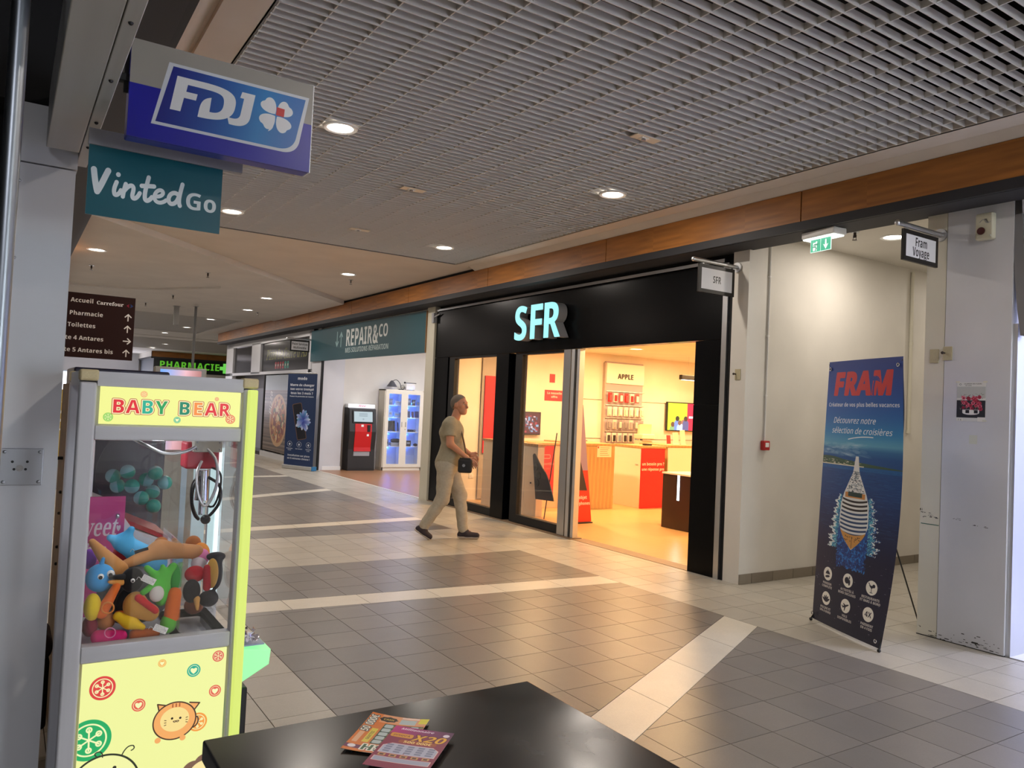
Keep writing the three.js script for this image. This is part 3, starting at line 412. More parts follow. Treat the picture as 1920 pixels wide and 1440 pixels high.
// cruise banner on its folding stand
{
  const tex = canvasTex(800, 2048, (g, w, h) => {
    let gr = g.createLinearGradient(0, 0, 0, h); [[0, '#1b3a8e'], [.1, '#1d4aa0'], [.2, '#2166b4'], [.27, '#2f86c4'], [.315, '#5fa6c8'], [.335, '#2f6fa8'], [.36, '#1c5595'], [.5, '#17407c'], [.6, '#142a58'], [.72, '#14183c'], [1, '#12142f']].forEach(a => gr.addColorStop(...a)); g.fillStyle = gr; g.fillRect(0, 0, w, h);
    // brand
    txt(g, 'FRAM', 400, 182, 236, '#cf3a3c', { sx: .98, skew: -.12, stroke: '#cf3a3c', lw: 18 });
    g.strokeStyle = '#23409a'; g.lineWidth = 9; for (let i = 0; i < 9; i++) { g.beginPath(); const a = Math.PI * (i / 8) * 1.1 - .15; g.moveTo(540, 160); g.quadraticCurveTo(540 + 28 * Math.cos(a), 150 - 30 * Math.sin(a), 540 + 52 * Math.cos(a), 166 - 34 * Math.sin(a)); g.stroke(); } g.lineWidth = 14; g.beginPath(); g.moveTo(540, 164); g.quadraticCurveTo(522, 220, 528, 272); g.stroke();
    txt(g, 'Créateur de vos plus belles vacances', 400, 342, 42, '#d8dfee', { style: '' });
    txt(g, 'Découvrez notre', 330, 462, 62, '#f0f3f8', { style: 'italic' }); txt(g, 'sélection de croisières', 400, 540, 62, '#f0f3f8', { style: 'italic' });
    g.strokeStyle = '#f0f3f8'; g.lineWidth = 7; g.beginPath(); g.moveTo(290, 606); g.quadraticCurveTo(420, 575, 545, 582); g.stroke();
    // clouds, coast
    for (let i = 0; i < 90; i++) { g.fillStyle = `rgba(225,235,240,${rnd(.04, .14)})`; g.beginPath(); g.ellipse(rnd(0, 480), 640 + rnd(0, 90), rnd(20, 90), rnd(4, 14), rnd(-.2, .2), 0, 7); g.fill(); }
    g.fillStyle = '#3d5a48'; g.beginPath(); g.moveTo(0, 745); g.quadraticCurveTo(120, 735, 250, 760); g.quadraticCurveTo(420, 775, 800, 800); g.lineTo(800, 806); g.lineTo(0, 806); g.fill(); for (let i = 0; i < 120; i++) { g.fillStyle = ['#2d4a36', '#4c6b4b', '#c9c6b4', '#7b8a70'][i % 4]; g.fillRect(rnd(0, 420), rnd(764, 798), rnd(6, 26), rnd(3, 9)); } g.fillStyle = '#d9d4bd'; g.fillRect(0, 800, 470, 8);
    g.fillStyle = '#1c5fa0'; g.fillRect(0, 808, w, 30); for (let i = 0; i < 700; i++) { const y = rnd(812, 1300); g.fillStyle = `rgba(${rnd() > .5 ? '10,30,80' : '70,140,190'},.16)`; g.fillRect(rnd(0, w), y, rnd(20, 90), rnd(2, 5)); }
    // wake
    for (let i = 0; i < 4200; i++) { const y = rnd(1030, 1440), sd = i % 2 ? 1 : -1, k = (y - 1030) / 410, r = rnd(), out = r * (26 + 84 * Math.sqrt(k)) * (.75 + .25 * Math.sin(y * .09 + sd * 2) + .2 * Math.sin(y * .21)); g.fillStyle = r > .62 ? ['#f2f7f6', '#e4efee', '#cfe2e6', '#1f4f90'][i % 4] : ['#2f8fc0', '#5fb8cc', '#2a6aa8', '#8fd4d8', '#1f4f90'][i % 5]; g.beginPath(); g.ellipse(400 + sd * (136 + 22 * k + out), y, rnd(2, 9), rnd(1.5, 4), sd * -(.6 + rnd(-.5, .5)), 0, 7); g.fill(); }
    g.fillStyle = '#1b4f9c'; g.beginPath(); g.moveTo(255, 1250); g.quadraticCurveTo(230, 1500, 300, 1545); g.quadraticCurveTo(400, 1590, 500, 1545); g.quadraticCurveTo(570, 1500, 545, 1250); g.fill(); for (let i = 0; i < 500; i++) { g.fillStyle = ['#2a78c8', '#1a3f86', '#16316e'][i % 3]; g.beginPath(); g.ellipse(400 + rnd(-150, 150), rnd(1340, 1575), rnd(4, 16), rnd(3, 10), rnd(0, 3), 0, 7); g.fill(); }
    // hull seen from ahead and above
    g.fillStyle = '#dfe2e2'; g.beginPath(); g.moveTo(386, 730); g.lineTo(414, 730); g.lineTo(432, 850); g.lineTo(512, 1010); g.lineTo(540, 1090); g.lineTo(546, 1240); g.quadraticCurveTo(520, 1340, 400, 1432); g.quadraticCurveTo(280, 1340, 254, 1240); g.lineTo(260, 1090); g.lineTo(288, 1010); g.lineTo(368, 850); g.closePath(); g.fill();
    for (let i = 0; i < 260; i++) { const y = rnd(840, 1010), b = (y - 780) * .42; g.fillStyle = ['#5c6672', '#f4f4f2', '#8fa0ac', '#33404c'][i % 4]; g.fillRect(400 + rnd(-b, b) - 6, y, rnd(5, 20), rnd(2, 7)); } g.fillStyle = '#c98a4c'; g.fillRect(300, 1004, 200, 40); g.fillStyle = '#26403c'; g.fillRect(330, 1000, 140, 34);
    for (let i = 0; i < 9; i++) { const y = 1060 + i * 31, b = 138 - Math.abs(i - 5) * 3; g.fillStyle = i < 3 ? '#232024' : '#27466f'; g.beginPath(); g.moveTo(400 - b, y - 12); g.quadraticCurveTo(400, y + 20, 400 + b, y - 12); g.lineTo(400 + b, y + 2); g.quadraticCurveTo(400, y + 36, 400 - b, y + 2); g.fill(); }
    g.fillStyle = '#cf9750'; g.beginPath(); g.moveTo(270, 1290); g.quadraticCurveTo(400, 1350, 530, 1290); g.quadraticCurveTo(490, 1370, 400, 1428); g.quadraticCurveTo(310, 1370, 270, 1290); g.fill(); g.fillStyle = '#2a2620'; for (let i = 0; i < 22; i++) g.fillRect(rnd(320, 480), rnd(1325, 1365), 8, 6); g.fillRect(398, 1330, 4, 90);
    // round icons
    const ic = [['PENSION', 'COMPLÈTE'], ['ACTIVITÉS À', 'BORD INCLUSES'], ['RESTAURANTS', 'ET BARS À BORD'], ['PISCINE ET', 'SPA À BORD'], ['VOLS', 'DISPONIBLES'], ['PAIEMENT', 'EN 4 FOIS']];
    ic.forEach((t, i) => { const x = [165, 400, 635][i % 3], y = 1660 + (i / 3 | 0) * 190; disc(g, x, y, 52, '#f1efe6'); t.forEach((s, k) => txt(g, s, x, y + 74 + k * 25, 25, '#dcd9d4')); g.fillStyle = '#15172f'; g.strokeStyle = '#15172f'; g.lineWidth = 6; g.lineCap = 'round';
      if (i === 0) { g.beginPath(); g.arc(x, y + 2, 26, Math.PI, 0); g.fill(); g.fillRect(x - 4, y - 34, 8, 10); g.beginPath(); g.ellipse(x - 2, y + 20, 28, 9, -.2, 0, 7); g.fill(); }
      if (i === 1) { disc(g, x - 10, y, 24, '#15172f'); g.beginPath(); g.ellipse(x + 16, y + 12, 10, 22, 0, 0, 7); g.fill(); g.fillRect(x + 10, y - 34, 10, 20); }
      if (i === 2) { g.beginPath(); g.moveTo(x - 26, y - 16); g.lineTo(x + 26, y - 16); g.lineTo(x, y + 8); g.fill(); g.fillRect(x - 2, y, 5, 34); g.fillRect(x - 14, y + 32, 28, 4); disc(g, x + 18, y - 16, 13, '#15172f'); g.beginPath(); g.moveTo(x - 30, y - 32); g.lineTo(x - 8, y - 8); g.stroke(); }
      if (i === 3) for (let k = -2; k <= 2; k++) { g.save(); g.translate(x, y + 26); g.rotate(k * .5); g.beginPath(); g.ellipse(0, -26, 8, 26, 0, 0, 7); g.fill(); g.restore(); }
      if (i === 4) { g.save(); g.translate(x, y); g.rotate(-.42); g.beginPath(); g.ellipse(0, 0, 38, 7, 0, 0, 7); g.fill(); g.beginPath(); g.moveTo(8, 0); g.lineTo(-20, 30); g.lineTo(-28, 30); g.lineTo(-12, 0); g.lineTo(-20, -24); g.lineTo(-12, -24); g.fill(); g.beginPath(); g.moveTo(-30, 0); g.lineTo(-42, -16); g.lineTo(-34, -16); g.lineTo(-20, 0); g.fill(); g.restore(); }
      if (i === 5) txt(g, '4X', x, y, 54, '#15172f'); });
    for (let i = 0; i < 60; i++) { g.fillStyle = 'rgba(210,205,200,.5)'; g.fillRect(rnd(10, w - 10), rnd(1500, 2030), rnd(2, 16), rnd(2, 4)); }
  });
  // local frame: x along the foot, y up the cloth, z towards the viewer
  const o = thing('cruise_banner', 'tall navy cruise ship banner on a folding stand beside the passage', 'banner', [-4.018, 0, .465], -.369);
  const W = .835, H = 2.1, t = .03, nx = 16, ny = 40, pos = [], uv = [], idx = [];
  const cloth = (u, v) => { const s = 1 - v, bow = -.085 * u * u * Math.sin(Math.PI * Math.min(1, v * 1.02)) * (1 - .25 * v); const y = .02 + v * H; return [u * W * (1 + .045 * v) + .03 * v, y * Math.cos(t), -y * Math.sin(t) + bow + .012 * Math.sin(u * Math.PI)]; };
  for (let side = 0; side < 2; side++) for (let j = 0; j <= ny; j++) for (let i = 0; i <= nx; i++) { const p = cloth(i / nx, j / ny); pos.push(p[0], p[1], p[2] - side * .0015); uv.push(i / nx, j / ny); }
  const N = (nx + 1) * (ny + 1); for (let j = 0; j < ny; j++) for (let i = 0; i < nx; i++) { const a = j * (nx + 1) + i, b = a + 1, c = a + nx + 1, d = c + 1; idx.push(a, b, d, a, d, c); }
  const g = new THREE.BufferGeometry(); g.setAttribute('position', new THREE.Float32BufferAttribute(pos, 3)); g.setAttribute('uv', new THREE.Float32BufferAttribute(uv, 2)); g.setIndex(idx); g.computeVertexNormals();
  part('printed_cloth', g, print(tex, .42, { side: THREE.DoubleSide }), o);
  const hub = [W * .62, .98, -.24], B = mat(0x141416, .4);
  part('hub', rb(.05, .11, .05, .01, ...hub), B, o);
  const ends = [[.0, .02, .01], [W, .02, .01], [.03, 2.1, -.065], [W * 1.045 + .02, 2.1, -.065]];
  ends.forEach((e, i) => part(i < 2 ? 'lower_arm' : 'upper_arm', tube([hub, [(hub[0] + e[0]) / 2 + (i % 2 ? .06 : -.06), (hub[1] + e[1]) / 2, (hub[2] + e[2]) / 2 - .03], e], .006, 16, 6), B, o));
  part('rear_leg', rod(hub, [.12, .006, -.9], .006), B, o);
  ends.forEach(e => part('grommet', new THREE.TorusGeometry(.012, .004, 6, 12).translate(e[0] + (e[0] > .4 ? -.03 : .03), e[1] + (e[1] > 1 ? -.04 : .05), e[2] + .012), M.chrome, o)); for (const x of [0, W]) part('foot_tip', sph(.014, x, .012, .012, 8), B, o);
}
// navy roll-up banner in front of the pizza shop
{
  const tex = canvasTex(512, 1400, (g, w, h) => {
    const gr = g.createLinearGradient(0, 0, 0, h); gr.addColorStop(0, '#1b3157'); gr.addColorStop(.6, '#16305a'); gr.addColorStop(1, '#1c3460'); g.fillStyle = gr; g.fillRect(0, 0, w, h); const c = '#dde2ea';
    txt(g, 'modo', 256, 74, 62, c, { style: '' }); ['Marre de changer', 'ton verre trempé', 'tous les 3 mois ?'].forEach((s, i) => txt(g, s, 256, 176 + i * 62, 50, c)); txt(g, 'Passez à la protection sur mesure', 256, 350, 26, c, { style: '' });
    g.save(); g.translate(240, 730); g.rotate(-.22); g.fillStyle = '#6b5040'; rrect(g, -84, -280, 168, 560, 26); g.fill(); g.fillStyle = '#0e1424'; rrect(g, -74, -270, 148, 540, 18); g.fill(); g.restore();
    for (let i = 0; i < 46; i++) { const a = i * 2.4, d = 12 + i * 2.6; g.save(); g.translate(305 + d * .55 * Math.cos(a), 710 + d * .8 * Math.sin(a)); g.rotate(a + rnd(-.3, .3)); const L = rnd(46, 84), pg = g.createLinearGradient(-L, 0, L, 0); pg.addColorStop(0, ['#2a3c9c', '#3d55b8', '#27509c'][i % 3]); pg.addColorStop(1, ['#a9bbe6', '#dce6f4', '#7fb4dc'][i % 3]); g.fillStyle = pg; g.beginPath(); g.ellipse(0, 0, L, L * .36, 0, 0, 7); g.fill(); g.restore(); }
    [90, 256, 420].forEach((x, i) => { g.strokeStyle = c; g.lineWidth = 4; g.beginPath(); g.arc(x, 1080, 40, 0, 7); g.stroke(); disc(g, x, 1080, 15, c); g.fillStyle = c; g.fillRect(x - 5, 1085, 10, 18); txt(g, ['Protection', 'Sur mesure', 'Garantie'][i], x, 1148, 22, c, { style: '' }); txt(g, ['écran', '', 'à vie'][i], x, 1172, 22, c, { style: '' }); });
    ['Installation sur place', 'en 5 minutes chrono !'].forEach((s, i) => txt(g, s, 256, 1250 + i * 46, 38, c));
  });
  const o = thing('rollup_banner', 'navy roll-up banner with a phone and blue petals beside the repair shop', 'banner', [-17.72, 0, .37], .435);
  part('printed_sheet', sheet(.95, 2.12, .004).translate(0, 1.15, 0), print(tex, .55), o); part('cassette', rb(.98, .09, .14, .02, 0, .046, -.02), M.alu, o); part('top_rail', rb(.95, .03, .02, .006, 0, 2.22, 0), M.alu, o); part('pole', rod([0, .08, -.04], [0, 2.2, -.02], .01), M.alu, o); part('end_cap', rb(.02, .1, .15, .01, .495, .05, -.02), mat(0x2a6f9c, .4), o);
}
// pizza poster and transom lettering
{
  const tex = canvasTex(900, 560, (g, w, h) => { g.fillStyle = '#6d5a4c'; g.fillRect(0, 0, w, h); for (let i = 0; i < 70; i++) { g.fillStyle = ['#5a483d', '#7c685a', '#84746a', '#4c3d35'][i % 4]; g.fillRect(0, rnd(0, h), w, rnd(3, 14)); } g.fillStyle = '#8d979c'; g.fillRect(0, 0, w, 110);
    const pz = (x, y, r) => { disc(g, x, y, r, '#caa070'); disc(g, x, y, r * .86, '#a8602f'); for (let i = 0; i < 150; i++) { const a = rnd(0, 7), d = Math.sqrt(rnd()) * r * .8; disc(g, x + d * Math.cos(a), y + d * Math.sin(a), rnd(6, 24), ['#c8853f', '#7d2f20', '#d9b070', '#4a5a2c', '#8c3f2a', '#e0c9a0'][i % 6]); } }; pz(330, 330, 190); pz(760, 370, 180);
    g.save(); g.translate(150, 210); g.rotate(-Math.PI / 2); txt(g, 'Pizza', 0, 0, 80, '#e8e2da', { style: 'italic' }); g.restore(); });
  const o = thing('pizza_poster', 'window poster of pizzas on brown boards behind the navy banner', 'poster', [-20.35, 1.21, -.03]); part('printed_sheet', sheet(3.64, 2.06, .01), print(tex, .3), o);
  const tx = canvasTex(1400, 260, (g, w, h) => { g.clearRect(0, 0, w, h); g.fillStyle = '#1a1b1f'; g.fillRect(0, 0, w, h); txt(g, 'Pizza Le Carré d’As', w / 2 + 20, 110, 128, '#8d8f4e', { style: 'italic', font: 'serif' }); for (let i = 0; i < 6; i++) { g.fillStyle = i < 4 ? '#b23a44' : '#3aa08c'; rrect(g, 430 + i * 72, 180, 50, 62, 12); g.fill(); disc(g, 455 + i * 72, 210, 12, '#d8d2c8'); } });
  const s = thing('window_lettering', 'faded yellow script lettering across the dark transom window', 'lettering', [-20.65, 2.755, -.055]); part('printed_sheet', sheet(4.25, .79, .004), print(tx, .12), s);
}
// flower poster, alarm box, plates on the white pier
{
  const tex = canvasTex(380, 540, (g, w, h) => { g.fillStyle = '#d9dad6'; g.fillRect(0, 0, w, h); g.fillStyle = '#b9bcb8'; g.fillRect(0, 60, w, 160); g.fillStyle = '#2a2c30'; g.fillRect(0, 250, w, 240); g.fillStyle = '#e8e6e0'; g.fillRect(280, 480, 100, 60); txt(g, 'LE JARDIN DES FLEURS', 210, 22, 22, '#4a4c48'); txt(g, 'FAIT MAIN', 150, 46, 17, '#5a5c58', { style: '' }); disc(g, 44, 30, 14, '#6b6f6a'); disc(g, 44, 30, 9, '#d9dad6');
    g.fillStyle = '#eceae6'; g.beginPath(); g.ellipse(190, 420, 112, 30, 0, 0, 7); g.fill(); g.fillRect(78, 380, 224, 40); g.fillStyle = '#1f2023'; g.fillRect(120, 384, 50, 44); g.fillRect(232, 384, 50, 44);
    for (let i = 0; i < 150; i++) { g.fillStyle = ['#4c5a44', '#7c8a70', '#c98f98', '#394434'][i % 4]; g.save(); g.translate(190 + rnd(-150, 150), 290 + rnd(-120, 90)); g.rotate(rnd(0, 6)); g.fillRect(0, 0, rnd(8, 34), 4); g.restore(); } for (let i = 0; i < 34; i++) { const x = 190 + rnd(-120, 130), y = 290 + rnd(-90, 80), r = rnd(14, 28); disc(g, x, y, r, ['#b3344c', '#cf5468', '#8c2238', '#dc7486'][i % 4]); disc(g, x, y, r * .5, '#8c2238'); } g.fillStyle = '#e4e2dc'; g.fillRect(0, 500, 90, 40); txt(g, 'T  G', 45, 520, 26, '#4a4a4a'); });
  const o = thing('flower_poster', 'small poster of red flowers in a white pot on the pier', 'poster', [-3.042, 1.826, .0055]); part('printed_sheet', sheet(.208, .295, .0016), print(tex, .5), o); for (const [x, y] of [[-.1, .15], [.1, .15], [.1, -.14]]) part('tape', bx(.03, .012, .0006, x, y, .0012), mat(0xd8d6c4, .4), o);
  const a = thing('alarm_siren', 'beige alarm siren box with dark red lens high on the pier', 'alarm', [-2.955, 3.135, .005]);
  part('housing', rb(.125, .2, .06, .014, 0, 0, .03), mat(0xc9c5ae, .5), a); part('lens', new THREE.CylinderGeometry(.028, .028, .014, 22).rotateX(Math.PI / 2).translate(-.016, -.035, .062), mat(0x4a1414, .25), a); part('grille', [0, 1, 2, 3].map(i => bx(.018, .004, .003, .012 + i * .004, .05 - i * .008, .061)), M.darkPlastic, a); part('wire', tube([[-.03, .03, .061], [0, .05, .066], [.03, .02, .064], [.05, .03, .061]], .002, 12, 5), M.greyPaint, a); part('screw', sph(.005, .048, -.075, .06, 8), M.steel, a);
  for (const [x, y, l, z] of [[-3.33, 2.18, 'yellowed blank plate high on the cream panel of the pier', .0], [-3.224, 2.197, 'yellowed plate with a dark hook on the seam of the pier', .004], [-5.285, 2.06, 'yellowed plate with a dark hook on the post beside the phone shop', .0]]) { const p = thing('wall_plate', l, 'plate', [x, y, z], 0, 'yellowed wall plates'); part('plate', rb(.07, .108, .008, .003, 0, 0, .004), mat(0xc9bf9c, .5, { map: T.fleck }), p); if (!l.includes('blank')) part('hook', [new THREE.CylinderGeometry(.007, .007, .035, 10).rotateX(Math.PI / 2).translate(-.022, .004, .02), sph(.012, -.022, .004, .04, 10)], mat(0x3a2f28, .5), p); }
  const tp = solo('tape_mark', 'pale square tape mark below the flower poster', 'tape', bx(.058, .066, .0012, -3.02, 1.543, .0048), mat(0xd3d5c8, .5));
}
// fire call point with its conduit on the passage wall
{
  const o = thing('call_point', 'red fire alarm call point on the white passage wall', 'alarm', [-5.19, 1.365, -.3]);
  part('housing', rb(.045, .095, .095, .008, .024, 0, 0), mat(0xb81d22, .4), o); part('glass_plate', rb(.008, .045, .05, .003, .048, .006, 0), M.white, o); part('conduit', cyl(.009, .009, 1.95, 10, .012, 1.03, 0), M.white, o); for (const y of [.5, 1.1, 1.7]) part('pipe_clip', bx(.022, .012, .03, .011, y, 0), M.white, o);
}
{ // thin pipe with collar deeper in the passage
  const o = thing('wall_pipe', 'thin cream pipe on the passage wall behind the cruise banner', 'pipe', [-5.17, 0, -2.85]); part('pipe', cyl(.02, .02, 1.9, 12, 0, 2.5, 0), M.panelCream, o); part('collar', [cyl(.026, .026, .04, 12, 0, 1.56, 0), cyl(.026, .026, .03, 12, 0, 2.6, 0)], M.panelCream, o); }
// sprinklers
for (const [x, y, z, l] of [[-4.55, 3.488, -.75, 'in the side passage beside the exit light'], [-14.19, 3.615, 5.05, 'near the brown direction board'], [-13.4, 3.615, 3.43, 'on the grey plaster before the curved drop'], [-16.73, 3.58, 3.4, 'beside the curved ceiling drop'], [-12.72, 3.70, 1.24, 'before the teal shop sign'], [-18.65, 3.615, 1.23, 'above the navy roll-up banner'], [-18.7, 3.58, 3.63, 'beside the hanging poles']]) {
  const o = thing('sprinkler', `small ceiling sprinkler ${l}`, 'sprinkler', [x, y, z], 0, 'ceiling sprinklers'); part('rose', cyl(.04, .036, .008, 16, 0, -.004, 0), M.steel, o); part('body', [cyl(.014, .014, .05, 10, 0, -.03, 0), rod([-.016, -.03, 0], [-.016, -.075, 0], .003, 6), rod([.016, -.03, 0], [.016, -.075, 0], .003, 6)], mat(0x4a4440, .4, { metalness: .8 }), o); part('deflector', cyl(.024, .024, .004, 12, 0, -.078, 0), mat(0x4a4440, .4, { metalness: .8 }), o); }
// smoke detector plates in the grid
for (const [x, z, l] of [[-4.37, 2.17, 'between the two front downlights'], [-6.85, 2.9, 'mid grid'], [-8.9, 2.62, 'at the far end of the grid']]) { const o = thing('detector_plate', `pale rectangular detector plate set in the ceiling grid ${l}`, 'detector', [x, 3.697, z], 0, 'detector plates in the grid'); part('plate', bx(.09, .008, .24, 0, -.004, 0), mat(0xe4d9c4, .5), o); part('square', bx(.05, .006, .07, 0, -.01, .02), M.white, o); part('sensor', cyl(.014, .018, .014, 12, 0, -.018, .02), M.greyPaint, o); }
// hanging poles further down the hall
{ const o = thing('hanging_pole', 'long dark square pole hanging from the ceiling down the hall', 'pole', [-18.43, 0, 2.64]); part('tube', rb(.05, 1.72, .05, .004, 0, 2.71, 0), mat(0x5c5c5a, .5), o); part('ceiling_plate', bx(.1, .008, .1, 0, 3.576, 0), M.greyPaint, o);
  const q = thing('hanging_pole', 'short broad grey tube hanging beside the long pole', 'pole', [-18.78, 0, 2.98]); part('tube', rb(.1, .42, .1, .006, 0, 3.365, 0), mat(0x8b8985, .5), q); part('ceiling_plate', bx(.14, .008, .14, 0, 3.576, 0), M.greyPaint, q); }
// ================= SMOOTH BODIES FROM DISTANCE FIELDS =================
const cap = (ax, ay, az, bx_, by, bz, r0, r1 = r0) => { const dx = bx_ - ax, dy = by - ay, dz = bz - az, L = dx * dx + dy * dy + dz * dz || 1e-9; return (x, y, z) => { let t = ((x - ax) * dx + (y - ay) * dy + (z - az) * dz) / L; t = t < 0 ? 0 : t > 1 ? 1 : t; return Math.hypot(x - ax - dx * t, y - ay - dy * t, z - az - dz * t) - (r0 + (r1 - r0) * t); }; };
const ell = (cx, cy, cz, rx, ry, rz) => { const m = Math.min(rx, ry, rz); return (x, y, z) => { const a = (x - cx) / rx, b = (y - cy) / ry, c = (z - cz) / rz, k = Math.hypot(a, b, c); const g = Math.hypot(a / rx, b / ry, c / rz); return k < 1e-6 ? -m : k * (k - 1) / g; }; };
const smin = (a, b, k) => { const h = Math.max(k - Math.abs(a - b), 0) / k; return Math.min(a, b) - h * h * k * .25; };
const blend = (k, ...fs) => (x, y, z) => { let d = fs[0](x, y, z); for (let i = 1; i < fs.length; i++) d = smin(d, fs[i](x, y, z), k); return d; };
function nets(f, lo, hi, h) { // naive surface nets
  const n = [0, 1, 2].map(i => Math.ceil((hi[i] - lo[i]) / h) + 2), [nx, ny, nz] = n, F = new Float32Array(nx * ny * nz), id = new Int32Array(nx * ny * nz).fill(-1), at = (i, j, k) => (k * ny + j) * nx + i;
  for (let k = 0; k < nz; k++) for (let j = 0; j < ny; j++) for (let i = 0; i < nx; i++) F[at(i, j, k)] = f(lo[0] + i * h, lo[1] + j * h, lo[2] + k * h);
  const pos = [], idx = [];
  for (let k = 0; k < nz - 1; k++) for (let j = 0; j < ny - 1; j++) for (let i = 0; i < nx - 1; i++) {
    let sx = 0, sy = 0, sz = 0, c = 0; const v = [];
    for (let q = 0; q < 8; q++) v.push(F[at(i + (q & 1), j + (q >> 1 & 1), k + (q >> 2))]);
    for (let a = 0; a < 8; a++) for (const bit of [1, 2, 4]) if (!(a & bit)) { const b = a | bit; if ((v[a] < 0) !== (v[b] < 0)) { const t = v[a] / (v[a] - v[b]); sx += (a & 1) + (bit === 1 ? t : 0); sy += (a >> 1 & 1) + (bit === 2 ? t : 0); sz += (a >> 2) + (bit === 4 ? t : 0); c++; } }
    if (c) { id[at(i, j, k)] = pos.length / 3; pos.push(lo[0] + (i + sx / c) * h, lo[1] + (j + sy / c) * h, lo[2] + (k + sz / c) * h); } }
  for (let k = 1; k < nz - 1; k++) for (let j = 1; j < ny - 1; j++) for (let i = 1; i < nx - 1; i++) { const a = F[at(i, j, k)] < 0;
    const quad = (p, q, r, s, flip) => { if (p < 0 || q < 0 || r < 0 || s < 0) return; flip ? idx.push(p, r, q, p, s, r) : idx.push(p, q, r, p, r, s); };
    if (a !== (F[at(i + 1, j, k)] < 0)) quad(id[at(i, j - 1, k - 1)], id[at(i, j, k - 1)], id[at(i, j, k)], id[at(i, j - 1, k)], !a);
    if (a !== (F[at(i, j + 1, k)] < 0)) quad(id[at(i - 1, j, k - 1)], id[at(i - 1, j, k)], id[at(i, j, k)], id[at(i, j, k - 1)], !a);
    if (a !== (F[at(i, j, k + 1)] < 0)) quad(id[at(i - 1, j - 1, k)], id[at(i, j - 1, k)], id[at(i, j, k)], id[at(i - 1, j, k)], !a); }
  const g = new THREE.BufferGeometry(); g.setAttribute('position', new THREE.Float32BufferAttribute(pos, 3)); g.setIndex(idx);
  const e = h * .5, nor = new Float32Array(pos.length); for (let i = 0; i < pos.length; i += 3) { const x = pos[i], y = pos[i + 1], z = pos[i + 2]; let a = f(x + e, y, z) - f(x - e, y, z), b = f(x, y + e, z) - f(x, y - e, z), c = f(x, y, z + e) - f(x, y, z - e); const l = Math.hypot(a, b, c) || 1; nor[i] = a / l; nor[i + 1] = b / l; nor[i + 2] = c / l; }
  g.setAttribute('normal', new THREE.BufferAttribute(nor, 3)); const uv = new Float32Array(pos.length / 3 * 2); for (let i = 0; i < uv.length / 2; i++) { uv[2 * i] = pos[3 * i] * 3 + pos[3 * i + 2] * 2; uv[2 * i + 1] = pos[3 * i + 1] * 3; } g.setAttribute('uv', new THREE.BufferAttribute(uv, 2)); return g;
}

// ================= CLAW MACHINE =================
const fruit = (g, x, y, r, c, kind) => { disc(g, x, y, r, c); disc(g, x, y, r * .8, '#f1f2b4'); disc(g, x, y, r * .72, c); g.strokeStyle = '#f1f2b4'; g.fillStyle = '#f1f2b4'; g.lineWidth = r * .08; if (kind === 'heart') { g.save(); g.translate(x, y); g.scale(r / 40, r / 40); g.beginPath(); g.moveTo(0, 22); g.bezierCurveTo(-34, -2, -18, -26, 0, -10); g.bezierCurveTo(18, -26, 34, -2, 0, 22); g.fill(); g.restore(); } else for (let i = 0; i < 6; i++) { const a = i * Math.PI / 3 + .5; g.beginPath(); g.moveTo(x, y); g.lineTo(x + r * .55 * Math.cos(a), y + r * .55 * Math.sin(a)); g.stroke(); g.beginPath(); g.arc(x + r * .5 * Math.cos(a), y + r * .5 * Math.sin(a), r * .11, 0, 7); g.stroke(); } };
